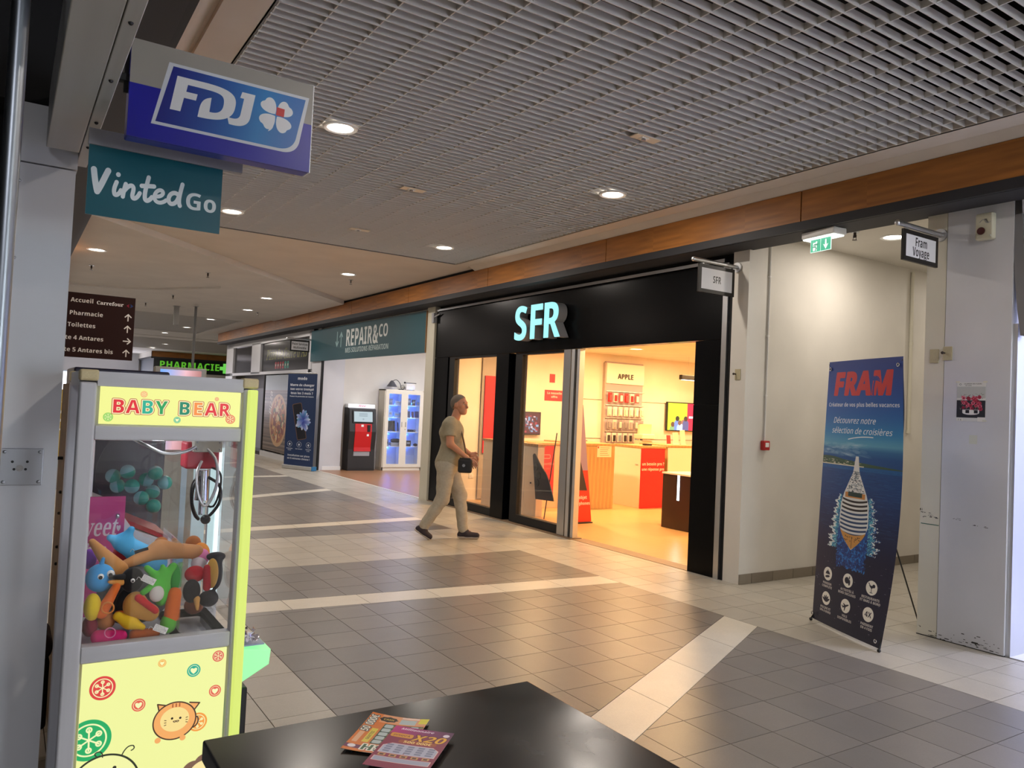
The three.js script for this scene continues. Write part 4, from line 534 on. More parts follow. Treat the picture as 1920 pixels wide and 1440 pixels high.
{
  const head = canvasTex(1024, 290, (g, w, h) => { g.fillStyle = '#eef08e'; g.fillRect(0, 0, w, h);
    const L = [['B', '#d9222e'], ['A', '#d9222e'], ['B', '#1faa8c'], ['Y', '#1f9a54'], [' ', '#000'], ['B', '#128060'], ['E', '#f08a3c'], ['A', '#d9222e'], ['R', '#d9222e']]; let x = 82; L.forEach(([c, k]) => { if (c !== ' ') { txt(g, c, x + 45, 150, 146, k, { stroke: '#a8442c', lw: 24, sx: 1.02 }); txt(g, c, x + 45, 150, 146, k, { stroke: '#f6e9b0', lw: 15, sx: 1.02 }); } x += c === ' ' ? 66 : 101; });
    fruit(g, 62, 236, 34, '#7cc84c'); fruit(g, 548, 244, 26, '#4fb68c', 'heart'); fruit(g, 952, 226, 38, '#e0663c'); fruit(g, 300, 48, 25, '#f0a060'); fruit(g, 838, 62, 16, '#e88858'); });
  const base = canvasTex(1024, 1552, (g, w, h) => { g.fillStyle = '#ecf09c'; g.fillRect(0, 0, w, h);
    fruit(g, 142, 190, 88, '#d8403c'); fruit(g, 72, 560, 150, '#1fa860'); fruit(g, 545, 62, 30, '#f0b050', 'heart'); fruit(g, 780, 150, 50, '#1fa88c', 'heart'); fruit(g, 960, 62, 44, '#d8584c'); fruit(g, 395, 356, 48, '#e0604c', 'heart'); fruit(g, 950, 335, 46, '#e0604c', 'heart'); fruit(g, 830, 560, 72, '#f09a40');
    g.lineWidth = 10; g.strokeStyle = '#4a3020'; g.lineJoin = 'round'; // round orange kitten
    g.fillStyle = '#f0a860'; g.beginPath(); g.moveTo(545, 440); g.lineTo(530, 375); g.lineTo(600, 395); g.moveTo(760, 395); g.lineTo(838, 410); g.lineTo(800, 460); g.fill(); g.stroke(); g.beginPath(); g.moveTo(770, 600); g.quadraticCurveTo(850, 590, 830, 520); g.quadraticCurveTo(800, 500, 790, 560); g.fill(); g.stroke(); g.beginPath(); g.ellipse(660, 520, 155, 142, 0, 0, 7); g.fill(); g.stroke(); g.fillStyle = '#f3d98c'; g.beginPath(); g.ellipse(660, 510, 105, 92, 0, 0, 7); g.fill();
    for (const x of [640, 665, 690]) { g.strokeStyle = '#a85c34'; g.beginPath(); g.moveTo(x, 388); g.lineTo(x, 416); g.stroke(); } disc(g, 640, 500, 9, '#2a1c14'); disc(g, 700, 505, 9, '#2a1c14'); g.strokeStyle = '#4a3020'; g.lineWidth = 5; g.beginPath(); g.arc(660, 522, 10, 0, 3.1); g.arc(680, 522, 10, 0, 3.1); g.stroke(); for (const [x, s] of [[600, -1], [740, 1]]) for (let k = 0; k < 3; k++) { g.beginPath(); g.moveTo(x, 510 + k * 16); g.lineTo(x + s * 16, 506 + k * 20); g.stroke(); } g.lineWidth = 10; disc(g, 545, 652, 22, '#f0a860'); disc(g, 725, 662, 22, '#f0a860');
    // bean with feelers and scarf
    g.fillStyle = '#eef0a4'; g.strokeStyle = '#2a3020'; g.lineWidth = 14; g.beginPath(); g.arc(190, 930, 240, 0, 7); g.fill(); g.stroke(); g.fillStyle = '#e06a48'; g.beginPath(); g.moveTo(-50, 850); g.quadraticCurveTo(190, 930, 430, 850); g.lineTo(430, 980); g.lineTo(-50, 980); g.fill(); g.lineWidth = 8; g.beginPath(); g.moveTo(170, 705); g.quadraticCurveTo(170, 650, 130, 660); g.quadraticCurveTo(105, 670, 130, 690); g.moveTo(300, 712); g.quadraticCurveTo(330, 640, 375, 655); g.quadraticCurveTo(395, 680, 360, 690); g.stroke(); disc(g, 150, 800, 13, '#2a2a20'); disc(g, 255, 795, 13, '#2a2a20'); g.lineWidth = 7; g.beginPath(); g.arc(202, 826, 16, 0, 3.1); g.stroke();
    g.fillStyle = '#7a5a48'; g.beginPath(); g.arc(820, 950, 90, 0, 7); g.arc(900, 900, 80, 0, 7); g.fill(); g.fillStyle = '#f3df9c'; g.beginPath(); g.arc(900, 990, 120, 0, 7); g.fill(); disc(g, 500, 930, 44, '#8a8a86'); fruit(g, 700, 1250, 90, '#e0663c'); fruit(g, 260, 1330, 70, '#1fa88c', 'heart'); });
  const o = thing('claw_machine', 'grey claw machine with lit yellow panels and glass case of plush toys', 'claw machine', [-3.04, 0, 5.628]);
  const F = .24, W = .277, frame = mat(0xc6c6ca, .42, { map: T.paint }), cream = mat(0xd6c69a, .55, { map: T.fleck });
  for (const [sx, sz] of [[1, 1], [1, -1], [-1, 1], [-1, -1]]) part('corner_post', rb(.05, 1.64, .05, .008, sx * (F - .025), .82, sz * (W - .025)), frame, o);
  for (const [sx, sz] of [[1, 1], [1, -1], [-1, 1], [-1, -1]]) part('corner_cap', rb(.056, .036, .056, .008, sx * (F - .026), 1.662, sz * (W - .026)), cream, o);
  part('top_rail', [bx(.046, .046, 2 * W - .1, F - .025, 1.652, 0)], frame, o); part('side_rail', [bx(2 * F - .1, .046, .046, 0, 1.652, W - .025)], frame, o); part('side_rail', [bx(2 * F - .1, .046, .046, 0, 1.652, -W + .025)], frame, o);
  part('lid', bx(2 * F - .02, .012, 2 * W - .02, 0, 1.668, 0), frame, o);
  part('header_back', bx(.03, .17, 2 * W - .1, F - .03, 1.55, 0), frame, o); part('middle_rail', rb(.046, .046, 2 * W - .1, .004, F - .025, 1.48, 0), frame, o);
  part('light_header', sheet(.436, .12, .006).rotateY(toX).translate(F - .004, 1.568, 0), lit(head, .55), o);
  part('lower_rail', rb(.048, .052, 2 * W - .1, .004, F - .025, .775, 0), frame, o);
  part('cabinet', bx(2 * F - .06, .7, 2 * W - .06, -.01, .4, 0), frame, o); part('side_panel', bx(2 * F - .1, .62, .004, 0, .4, W - .03), mat(0x87888e, .5), o);
  part('light_panel', sheet(.44, .667, .006).rotateY(toX).translate(F - .006, .413, 0), lit(base, .55), o); part('foot', bx(2 * F - .04, .08, 2 * W - .04, 0, .04, 0), M.darkPlastic, o);
  part('led_strip', rb(.03, 1.54, .032, .006, F + .006, .87, -W + .02), glow(0xd6e674, .5, 0x667033), o);
  for (const s of [1, -1]) part('glass_side', bx(2 * F - .09, .655, .004, 0, 1.128, s * (W - .03)), M.glass, o);
  part('glass_front', bx(.004, .655, 2 * W - .1, F - .03, 1.128, 0), M.glass, o); part('glass_back', bx(.004, .655, 2 * W - .1, -F + .03, 1.128, 0), M.glass, o);
  part('toy_floor', [bx(2 * F - .06, .012, 2 * W - .25, 0, .776, .08), bx(.06, .012, .19, -.18, .776, -.16)], M.greyPaint, o);
  const ch = new THREE.Shape(); const R = (s, x, y, w, h, r) => { s.moveTo(x + r, y); s.lineTo(x + w - r, y); s.quadraticCurveTo(x + w, y, x + w, y + r); s.lineTo(x + w, y + h - r); s.quadraticCurveTo(x + w, y + h, x + w - r, y + h); s.lineTo(x + r, y + h); s.quadraticCurveTo(x, y + h, x, y + h - r); s.lineTo(x, y + r); s.quadraticCurveTo(x, y, x + r, y); };
  R(ch, -.165, .055, .345, .17, .01); const ho = new THREE.Path(); R(ho, -.12, .075, .28, .125, .03); ch.holes.push(ho);
  part('chute_rim', ext(ch, .014, .003).rotateX(Math.PI / 2).scale(1, 1, -1).translate(.015, .79, 0), mat(0xc9cdd2, .35), o); part('chute_well', [bx(.28, .16, .004, .035, .70, -.075), bx(.28, .16, .004, .035, .70, -.2), bx(.004, .16, .125, .175, .70, -.1375), bx(.28, .004, .125, .035, .64, -.1375)], mat(0x8a8c8c, .5), o);
  part('chute_screen', [bx(.4, .31, .003, .0, .945, .068 - .135), bx(.003, .31, .16, -.19, .945, -.15)], M.glass, o);
  part('light_tube', cyl(.014, .014, .6, 12, -.19, 1.12, -.238), glow(0xd4f2f6, .4), o); area(-.174, 1.12, -.238, 1, 1.12, -.238, .02, .58, 0xd4f2f6, 1.2, o);
  part('unseen_light_bar', bx(.03, .012, .36, -.1, 1.475, 0), glow(0xf2f8ff, .8), o); area(-.1, 1.466, 0, -.06, 0, 0, .04, .36, 0xf4f8ff, 9, o);  // bar hidden behind the middle rail, placed to light the toys
  part('back_strip', bx(.008, .64, .05, -.208, 1.125, -.19), mat(0xcfe6ea, .3), o); part('back_strip', bx(.008, .64, .02, -.208, 1.125, -.13), mat(0xaebfc6, .3), o);
  // crane
  const cr = part('crane_block', rb(.1, .1, .12, .01, -.06, 1.39, -.155), mat(0xb02438, .4), o);
  part('control_box', rb(.06, .05, .1, .004, .0, 1.43, -.165), mat(0xb0aca0, .5), cr); part('screw', [[-.04, .012], [.04, .012], [-.04, -.014], [.04, -.014]].map(([z, y]) => sph(.004, .031, 1.43 + y, -.165 + z, 8)), M.steel, cr);
  const cl = part('claw_motor', [cyl(.02, .024, .11, 16, -.02, 1.28, -.16), cyl(.008, .008, .06, 10, -.02, 1.2, -.16)], M.chrome, o);
  for (let k = 0; k < 3; k++) { const a = k * 2.094 + .7, c = Math.cos(a), s = Math.sin(a), P = (r, y) => [-.02 + r * c, y, -.16 + r * s]; part('claw_arm', tube([P(.02, 1.31), P(.06, 1.28), P(.065, 1.22), P(.035, 1.17), P(.012, 1.155)], .006, 16, 6), M.darkPlastic, cl); }
  part('rubber_grip', [cap && sph(.018, .0, 1.155, -.175, 10)], M.darkPlastic, cl);
  part('hose', tube([[-.1, 1.46, .1], [.04, 1.43, .05], [.05, 1.4, -.02], [.04, 1.41, -.09], [.02, 1.43, -.13]], .006, 30, 8), M.alu, o); part('hose_loop', tube([[.02, 1.43, -.15], [.04, 1.38, -.19], [.05, 1.28, -.195], [.05, 1.21, -.16], [.05, 1.25, -.135], [.03, 1.33, -.13], [.0, 1.37, -.15]], .0055, 36, 8), M.alu, o); part('cable', tube([[-.02, 1.35, -.18], [.0, 1.33, -.215], [.0, 1.28, -.222], [-.01, 1.2, -.2], [-.02, 1.21, -.17]], .004, 24, 6), M.darkPlastic, o);
}
// ---------- plush toys ----------
const plush = c => mat(c, .95, { sheen: 1, sheenRoughness: .6, sheenColor: C(c).lerp(C(0xffffff), .35), bumpMap: T.smudge, bumpScale: .002 });
function toy(label, parts, group = 'plush toys in the claw machine') { const o = thing('plush_toy', label, 'plush toy', [0, 0, 0], 0, group); let lo = [9, 9, 9]; parts.forEach(([name, m, f, a, b, h = .005]) => { const g = typeof f === 'function' ? nets(f, a, b, h) : f; part(name, g, typeof m === 'number' ? plush(m) : m, o); }); return o; }
const bb = (x, y, z, r) => [[x - r, y - r, z - r], [x + r, y + r, z + r]];
{
  const eye = (x, y, z, r) => [['eye_white', M.white, sph(r, x, y, z, 14).scale(1, 1, 1)], ['pupil', M.darkPlastic, sph(r * .62, x + r * .5, y - r * .05, z + r * .05, 12)]];
  toy('light blue whale plush diving tail up at the back of the toys', [['body', 0x58b8ee, blend(.03, cap(-3.07, 1.08, 5.72, -3.07, 1.0, 5.62, .028, .05), cap(-3.07, 1.075, 5.722, -3.05, 1.102, 5.765, .014, .012), cap(-3.07, 1.075, 5.722, -3.05, 1.128, 5.699, .014, .012)), [-3.15, .93, 5.55], [-3.0, 1.15, 5.79]]]);
  toy('tan pointed plush leaning on the glass corner', [['body', 0xcf9052, blend(.02, cap(-3.02, 1.095, 5.822, -2.98, 1.0, 5.745, .012, .036)), [-3.08, .94, 5.69], [-2.92, 1.12, 5.85]]]);
  toy('long tan plush arm lying across the toy pile', [['body', 0xc98e5a, blend(.03, cap(-3.0, 1.012, 5.728, -3.05, 1.05, 5.6, .014, .03), cap(-3.05, 1.05, 5.6, -3.08, 1.03, 5.47, .03, .026)), [-3.13, .96, 5.42], [-2.96, 1.11, 5.75]], ['ears', 0xb9703a, blend(.01, ell(-3.1, 1.062, 5.59, .025, .026, .026), ell(-3.12, 1.056, 5.475, .025, .028, .028)), [-3.16, 1.01, 5.43], [-3.05, 1.1, 5.63]]]);
  toy('round sky blue plush with big white eyes', [['body', 0x3f9fe0, ell(-2.93, .99, 5.80, .04, .047, .045), ...bb(-2.93, .99, 5.8, .06)], ['tuft', 0x3f9fe0, cap(-2.93, 1.03, 5.8, -2.925, 1.055, 5.795, .009, .006), ...bb(-2.93, 1.04, 5.8, .03)], ...eye(-2.9, 1.0, 5.802, .0125), ...eye(-2.9, 1.007, 5.773, .0125)]);
  toy('yellow oval plush at the glass edge', [['body', 0xe3c41c, ell(-2.89, .905, 5.822, .03, .045, .026), ...bb(-2.89, .905, 5.822, .06)]]);
  toy('orange carrot plush leaning beside the blue plush', [['body', 0xe5702a, cap(-2.885, .885, 5.795, -2.885, .968, 5.755, .02, .013), [-2.93, .85, 5.72], [-2.85, 1.0, 5.83]], ['loop', mat(0xe08a3c, .8), new THREE.TorusGeometry(.018, .003, 6, 18).rotateY(1.2).translate(-2.86, .905, 5.78)]]);
  toy('black bird plush with tan belly and red scarf', [['head', 0x1b1b1e, ell(-2.91, .98, 5.705, .034, .042, .036), ...bb(-2.91, .98, 5.705, .06)], ['upper_beak', 0x232326, cap(-2.895, .995, 5.735, -2.88, 1.0, 5.778, .011, .006), ...bb(-2.89, .995, 5.755, .045)], ['lower_beak', 0xd99548, cap(-2.895, .978, 5.74, -2.88, .985, 5.778, .012, .006), ...bb(-2.89, .98, 5.757, .04)], ['belly', 0xc48d40, blend(.03, ell(-2.885, .9, 5.695, .035, .045, .038), ell(-2.875, .872, 5.648, .025, .028, .028)), [-2.94, .82, 5.6], [-2.83, .97, 5.76]], ['back', 0x1b1b1e, ell(-2.93, .89, 5.71, .035, .06, .04), ...bb(-2.93, .89, 5.71, .08)], ['scarf', 0xc4262c, cap(-2.858, .93, 5.69, -2.845, .885, 5.637, .013, .011), [-2.89, .86, 5.61], [-2.82, .96, 5.72]], ...eye(-2.875, .985, 5.708, .007)]);
  toy('bright green dragon plush with white belly', [['body', 0x55b840, blend(.02, ell(-2.9, .94, 5.612, .03, .055, .028), cap(-2.9, .985, 5.63, -2.9, 1.018, 5.663, .014, .011), cap(-2.9, .985, 5.6, -2.9, 1.02, 5.578, .013, .011), cap(-2.9, 1.0, 5.612, -2.9, 1.022, 5.614, .008, .007), cap(-2.88, .965, 5.64, -2.875, .942, 5.675, .012, .01)), [-2.96, .86, 5.54], [-2.83, 1.06, 5.71]], ['belly', 0xcfcac2, ell(-2.872, .935, 5.632, .014, .028, .024), ...bb(-2.872, .935, 5.632, .04)]]);
  toy('dark green leaf shaped plush behind the dragon', [['body', 0x2f9038, ell(-2.935, .97, 5.574, .026, .055, .026), ...bb(-2.935, .97, 5.574, .07)]]);
  toy('upright orange sausage plush beside the chute', [['body', 0xdc6a22, cap(-2.885, .85, 5.58, -2.885, .925, 5.574, .024, .024), [-2.93, .81, 5.54], [-2.85, .97, 5.62]]]);
  toy('second black bird plush upside down with tan belly behind the screen', [['belly', 0xc89a3e, blend(.02, ell(-2.99, .965, 5.43, .026, .055, .022)), ...bb(-2.99, .965, 5.43, .07)], ['back', 0x26262a, blend(.02, ell(-3.02, .96, 5.408, .03, .06, .022), ell(-3.03, 1.018, 5.41, .025, .016, .035), ell(-3.0, .872, 5.435, .03, .03, .035)), [-3.08, .82, 5.37], [-2.95, 1.05, 5.49]], ['head', 0x1d1d20, ell(-2.975, .91, 5.5, .03, .042, .03), ...bb(-2.975, .91, 5.5, .06)], ['beak', 0xd49a50, cap(-2.955, .885, 5.485, -2.945, .85, 5.483, .012, .006), ...bb(-2.95, .868, 5.484, .04)], ['scarf', 0xb9222c, blend(.01, ell(-3.0, .965, 5.487, .024, .03, .036), cap(-2.975, .99, 5.452, -2.97, .92, 5.45, .012, .014)), [-3.05, .89, 5.42], [-2.93, 1.02, 5.54]]]);
  toy('pink and orange striped plush behind the second bird', [['body', 0xf29a40, ell(-3.1, 1.02, 5.452, .03, .04, .034), ...bb(-3.1, 1.02, 5.452, .06)], ['stripe', 0xf08ac0, ell(-3.085, 1.008, 5.452, .03, .036, .03), ...bb(-3.085, 1.008, 5.452, .05)], ['front', 0xf2e6ec, ell(-3.073, .985, 5.46, .03, .034, .028), ...bb(-3.073, .985, 5.46, .05)]]);
  toy('yellow banana plush low in the pile', [['body', 0xe2b81e, blend(.02, cap(-2.885, .868, 5.745, -2.875, .848, 5.71, .016, .02), cap(-2.875, .848, 5.71, -2.87, .828, 5.67, .02, .01)), [-2.92, .8, 5.64], [-2.83, .9, 5.78]]]);
  toy('orange round plush under the black bird', [['body', 0xe0641c, ell(-2.92, .862, 5.722, .03, .028, .03), ...bb(-2.92, .862, 5.722, .04)]]);
  toy('magenta plush lying at the bottom of the case', [['body', 0xc81e6a, cap(-2.875, .808, 5.8, -2.87, .806, 5.735, .024, .02), [-2.92, .775, 5.69], [-2.83, .85, 5.84]], ['loop', mat(0xe58ab0, .8), new THREE.TorusGeometry(.016, .002, 6, 18).rotateY(1.3).translate(-2.85, .826, 5.77)]]);
  toy('brown plush in the lower left of the case', [['body', 0xa86a34, blend(.02, ell(-2.92, .848, 5.778, .032, .03, .03)), ...bb(-2.92, .848, 5.778, .05)]]);
  toy('dark red plush under the yellow plush', [['body', 0x7a1c34, ell(-2.9, .84, 5.825, .03, .034, .024), ...bb(-2.9, .84, 5.825, .05)]]);
  toy('green plush foot beside the paper tag', [['body', 0x5cb03a, ell(-2.885, .828, 5.588, .03, .034, .026), ...bb(-2.885, .828, 5.588, .05)]]);
  toy('russet plush along the bottom rail', [['body', 0xa8521c, cap(-2.88, .802, 5.69, -2.88, .8, 5.63, .02, .017), [-2.92, .77, 5.59], [-2.84, .84, 5.73]]]);
  toy('brown plush in the rear corner beyond the chute', [['body', 0x8a4a2c, blend(.02, ell(-3.12, .82, 5.46, .035, .032, .035)), ...bb(-3.12, .82, 5.46, .05)]]);
  toy('purple plush at the back corner behind the tan plush', [['body', 0x7a2cb4, ell(-3.06, 1.03, 5.825, .03, .035, .024), ...bb(-3.06, 1.03, 5.825, .05)]]);
  toy('red plush behind the whale', [['body', 0xcf2a34, ell(-3.13, 1.03, 5.715, .03, .032, .03), ...bb(-3.13, 1.03, 5.715, .05)]]);
  toy('grey plush cushion filling the middle of the pile', [['body', 0x6d6f74, blend(.03, ell(-3.03, .9, 5.68, .09, .1, .12)), [-3.14, .78, 5.54], [-2.92, 1.02, 5.82]]]);
  const tagTex = canvasTex(256, 128, (g, w, h) => { g.fillStyle = '#e6e4de'; g.fillRect(0, 0, w, h); for (let i = 0; i < 5; i++) { g.fillStyle = '#55534e'; for (let x = 14; x < 200; x += 20) g.fillRect(x, 16 + i * 22, rnd(6, 17), 8); } txt(g, 'CE', 222, 64, 30, '#333', { rot: Math.PI / 2 }); });
  for (const [y, z, t, l] of [[.99, 5.664, -.5, 'white paper toy tag between the black bird and the dragon'], [.822, 5.618, -.45, 'white paper toy tag with printed lines at the bottom glass'], [1.052, 5.665, .25, 'dark cloth toy tag on the blue whale']]) { const o = thing('toy_tag', l, 'tag', [l.includes('dark') ? -3.02 : -2.845, y, z], 0, 'toy tags'); const m = part('tag_sheet', sheet(.045, .022, .001).rotateZ(t).rotateY(toX), l.includes('dark') ? mat(0x2a2a2e, .7) : print(tagTex, .7), o); part('thread', tube([[0, .0, .02], [-.01, .01, .03], [-.015, .0, .035]], .0008, 8, 5), M.white, o); }
}
// ---------- sweet capsule machine behind the claw machine ----------
{
  const pink = canvasTex(512, 760, (g, w, h) => { g.fillStyle = '#d2458e'; g.fillRect(0, 0, w, h); txt(g, 'Sweet', 215, 190, 150, '#f4e4ec', { style: 'italic bold', font: 'serif' }); txt(g, 'shop', 215, 330, 110, '#f4e4ec', { style: 'italic bold', font: 'serif' }); g.fillStyle = '#f4e4ec'; g.save(); g.translate(458, 195); g.beginPath(); g.moveTo(0, 24); g.bezierCurveTo(-36, -2, -18, -26, 0, -10); g.bezierCurveTo(18, -26, 36, -2, 0, 24); g.fill(); g.restore(); });
  const o = thing('capsule_machine', 'white sweets capsule machine with pink door and clear drum behind the claw machine', 'vending machine', [-3.8, 0, 5.66]); o.scale.z = .78;
  const w = mat(0xe6e6ec, .35);
  part('body', [rb(.4, .96, .5, .02, 0, .48, .0)], w, o); part('shoulder', ext(shapeOf([[-.25, .96], [.25, .96], [.25, 1.16], [.13, 1.16], [.02, 1.12], [-.05, 1.04], [-.2, .99], [-.25, .985]].map(([z, y]) => [-z, y])), .4).rotateY(Math.PI / 2).translate(-.2, 0, 0), w, o);
  part('column', rb(.38, .28, .1, .02, 0, 1.28, .2), w, o); part('red_tray', ext(shapeOf([[-.235, .97], [.1, 1.09], [.1, 1.07], [-.235, .95]].map(([z, y]) => [-z, y])), .34).rotateY(Math.PI / 2).translate(-.17, 0.03, 0), mat(0xa82434, .35), o);
  part('top_cap', rb(.4, .06, .5, .02, 0, 1.44, 0), mat(0xb8283c, .35), o); part('drum', ext((() => { const s = new THREE.Shape(); s.moveTo(.235, .99); s.lineTo(-.05, 1.12); s.bezierCurveTo(-.16, 1.2, -.17, 1.3, -.08, 1.41); s.lineTo(.22, 1.41); s.bezierCurveTo(.26, 1.3, .22, 1.15, .235, .99); return s; })(), .003).rotateY(Math.PI / 2).translate(.17, 0, 0), M.glass, o);
  part('pink_door', sheet(.25, .5, .012).rotateY(toX).translate(.206, .93, .12), print(pink, .35), o); part('lock', sph(.012, .214, 1.1, .03, 10), M.chrome, o); part('turn_knob', [new THREE.CylinderGeometry(.03, .03, .04, 18).rotateX(Math.PI / 2).translate(.1, .9, -.27)], M.chrome, o);
  const caps = [[1.208, 5.62], [1.23, 5.558], [1.171, 5.522], [1.156, 5.581], [1.217, 5.481], [1.243, 5.685], [1.265, 5.53], [1.266, 5.634], [1.2, 5.665], [1.12, 5.53]];
  caps.forEach(([y, z], i) => { const c = thing('toy_capsule', 'teal and clear toy capsule in the drum of the sweets machine', 'capsule', [-3.71 - (i % 3) * .05, y, z], i, 'toy capsules in the drum'); c.rotation.z = i * .9; c.rotation.x = i * .5; part('half_shell', new THREE.SphereGeometry(.031, 18, 10, 0, 6.2832, 0, 1.571), mat(0x2fa396, .25), c); part('clear_shell', new THREE.SphereGeometry(.031, 18, 10, 0, 6.2832, 1.571, 1.571), mat(0x7fb8c4, .12), c); part('toy_inside', sph(.024, 0, -.006, 0, 12), mat([0xc98a4c, 0x4c66c0, 0xd9a04c][i % 3], .5), c); });
}
// ---------- dark arcade cabinet and screen unit further behind ----------
{
  const o = thing('arcade_cabinet', 'tall navy cabinet with worn brown side behind the claw machine', 'cabinet', [-4.35, 0, 5.645]);
  part('shell', rb(.5, 1.68, .42, .01, -.1, .88, -.02), mat(0x171430, .4), o); part('worn_side', rb(.5, 1.6, .012, .003, -.1, .84, .198), mat(0x8a7460, .7, { map: T.wood }), o); part('joystick', [rod([.02, 1.28, .2], [.02, 1.28, .25], .008), sph(.02, .02, 1.28, .255, 12)], M.darkPlastic, o); part('bolt', [1.02, 1.12, .86, .78].map(y => sph(.008, .05, y, .208, 8)), M.darkPlastic, o); part('plinth', bx(.48, .05, .4, -.1, .025, -.02), M.darkPlastic, o);
  const scr = canvasTex(256, 128, (g, w, h) => { const a = g.createLinearGradient(0, 0, w, h); a.addColorStop(0, '#5f96e6'); a.addColorStop(.5, '#d8a8b0'); a.addColorStop(1, '#7a3a2c'); g.fillStyle = a; g.fillRect(0, 0, w, h); g.fillStyle = '#f2d890'; g.beginPath(); g.moveTo(110, 90); g.lineTo(170, 20); g.lineTo(200, 100); g.fill(); });
  const s = thing('screen_totem', 'grey advertising totem with bright screen beyond the claw machine', 'screen', [-6.5, 0, 4.96]); part('frame', rb(.06, 1.82, .38, .01, -.035, .91, 0), mat(0x9a978c, .5), s); part('screen', sheet(.3, .62, .004).rotateY(toX).translate(.0, 1.49, 0), lit(scr, .7), s); part('foot_plate', bx(.3, .02, .42, -.03, .01, 0), M.greyPaint, s);
  const t = thing('capsule_tray', 'glowing green prize tray with foil trinkets beside the claw machine', 'tray', [-3.3, 0, 5.185]); t.scale.setScalar(.86);
  part('tray_stand', rb(.18, .5, .14, .01, -.05, .25, .09), M.darkPlastic, t); part('light_bowl', ext(shapeOf([[-.13, .47], [.03, .56], [.035, .62], [-.13, .64]].map(([z, y]) => [z, y])), .2, .006).rotateY(Math.PI / 2).translate(-.1, .06, -.02), glow(0x8ef29a, .5, 0x88c890), t); part('tray_lid', bx(.2, .006, .16, 0, .715, .05), mat(0x9fb0c8, .2), t);
  const foil = []; for (let i = 0; i < 40; i++) { const g = new THREE.TetrahedronGeometry(rnd(.008, .018)); g.rotateX(rnd(0, 6)).rotateY(rnd(0, 6)).translate(rnd(-.08, .09), .725 + rnd(0, .03), rnd(-.01, .13)); foil.push(g); } part('foil_trinkets', foil, metal(0xc9c2cc, .25), t).userData.kind = 'stuff';
}
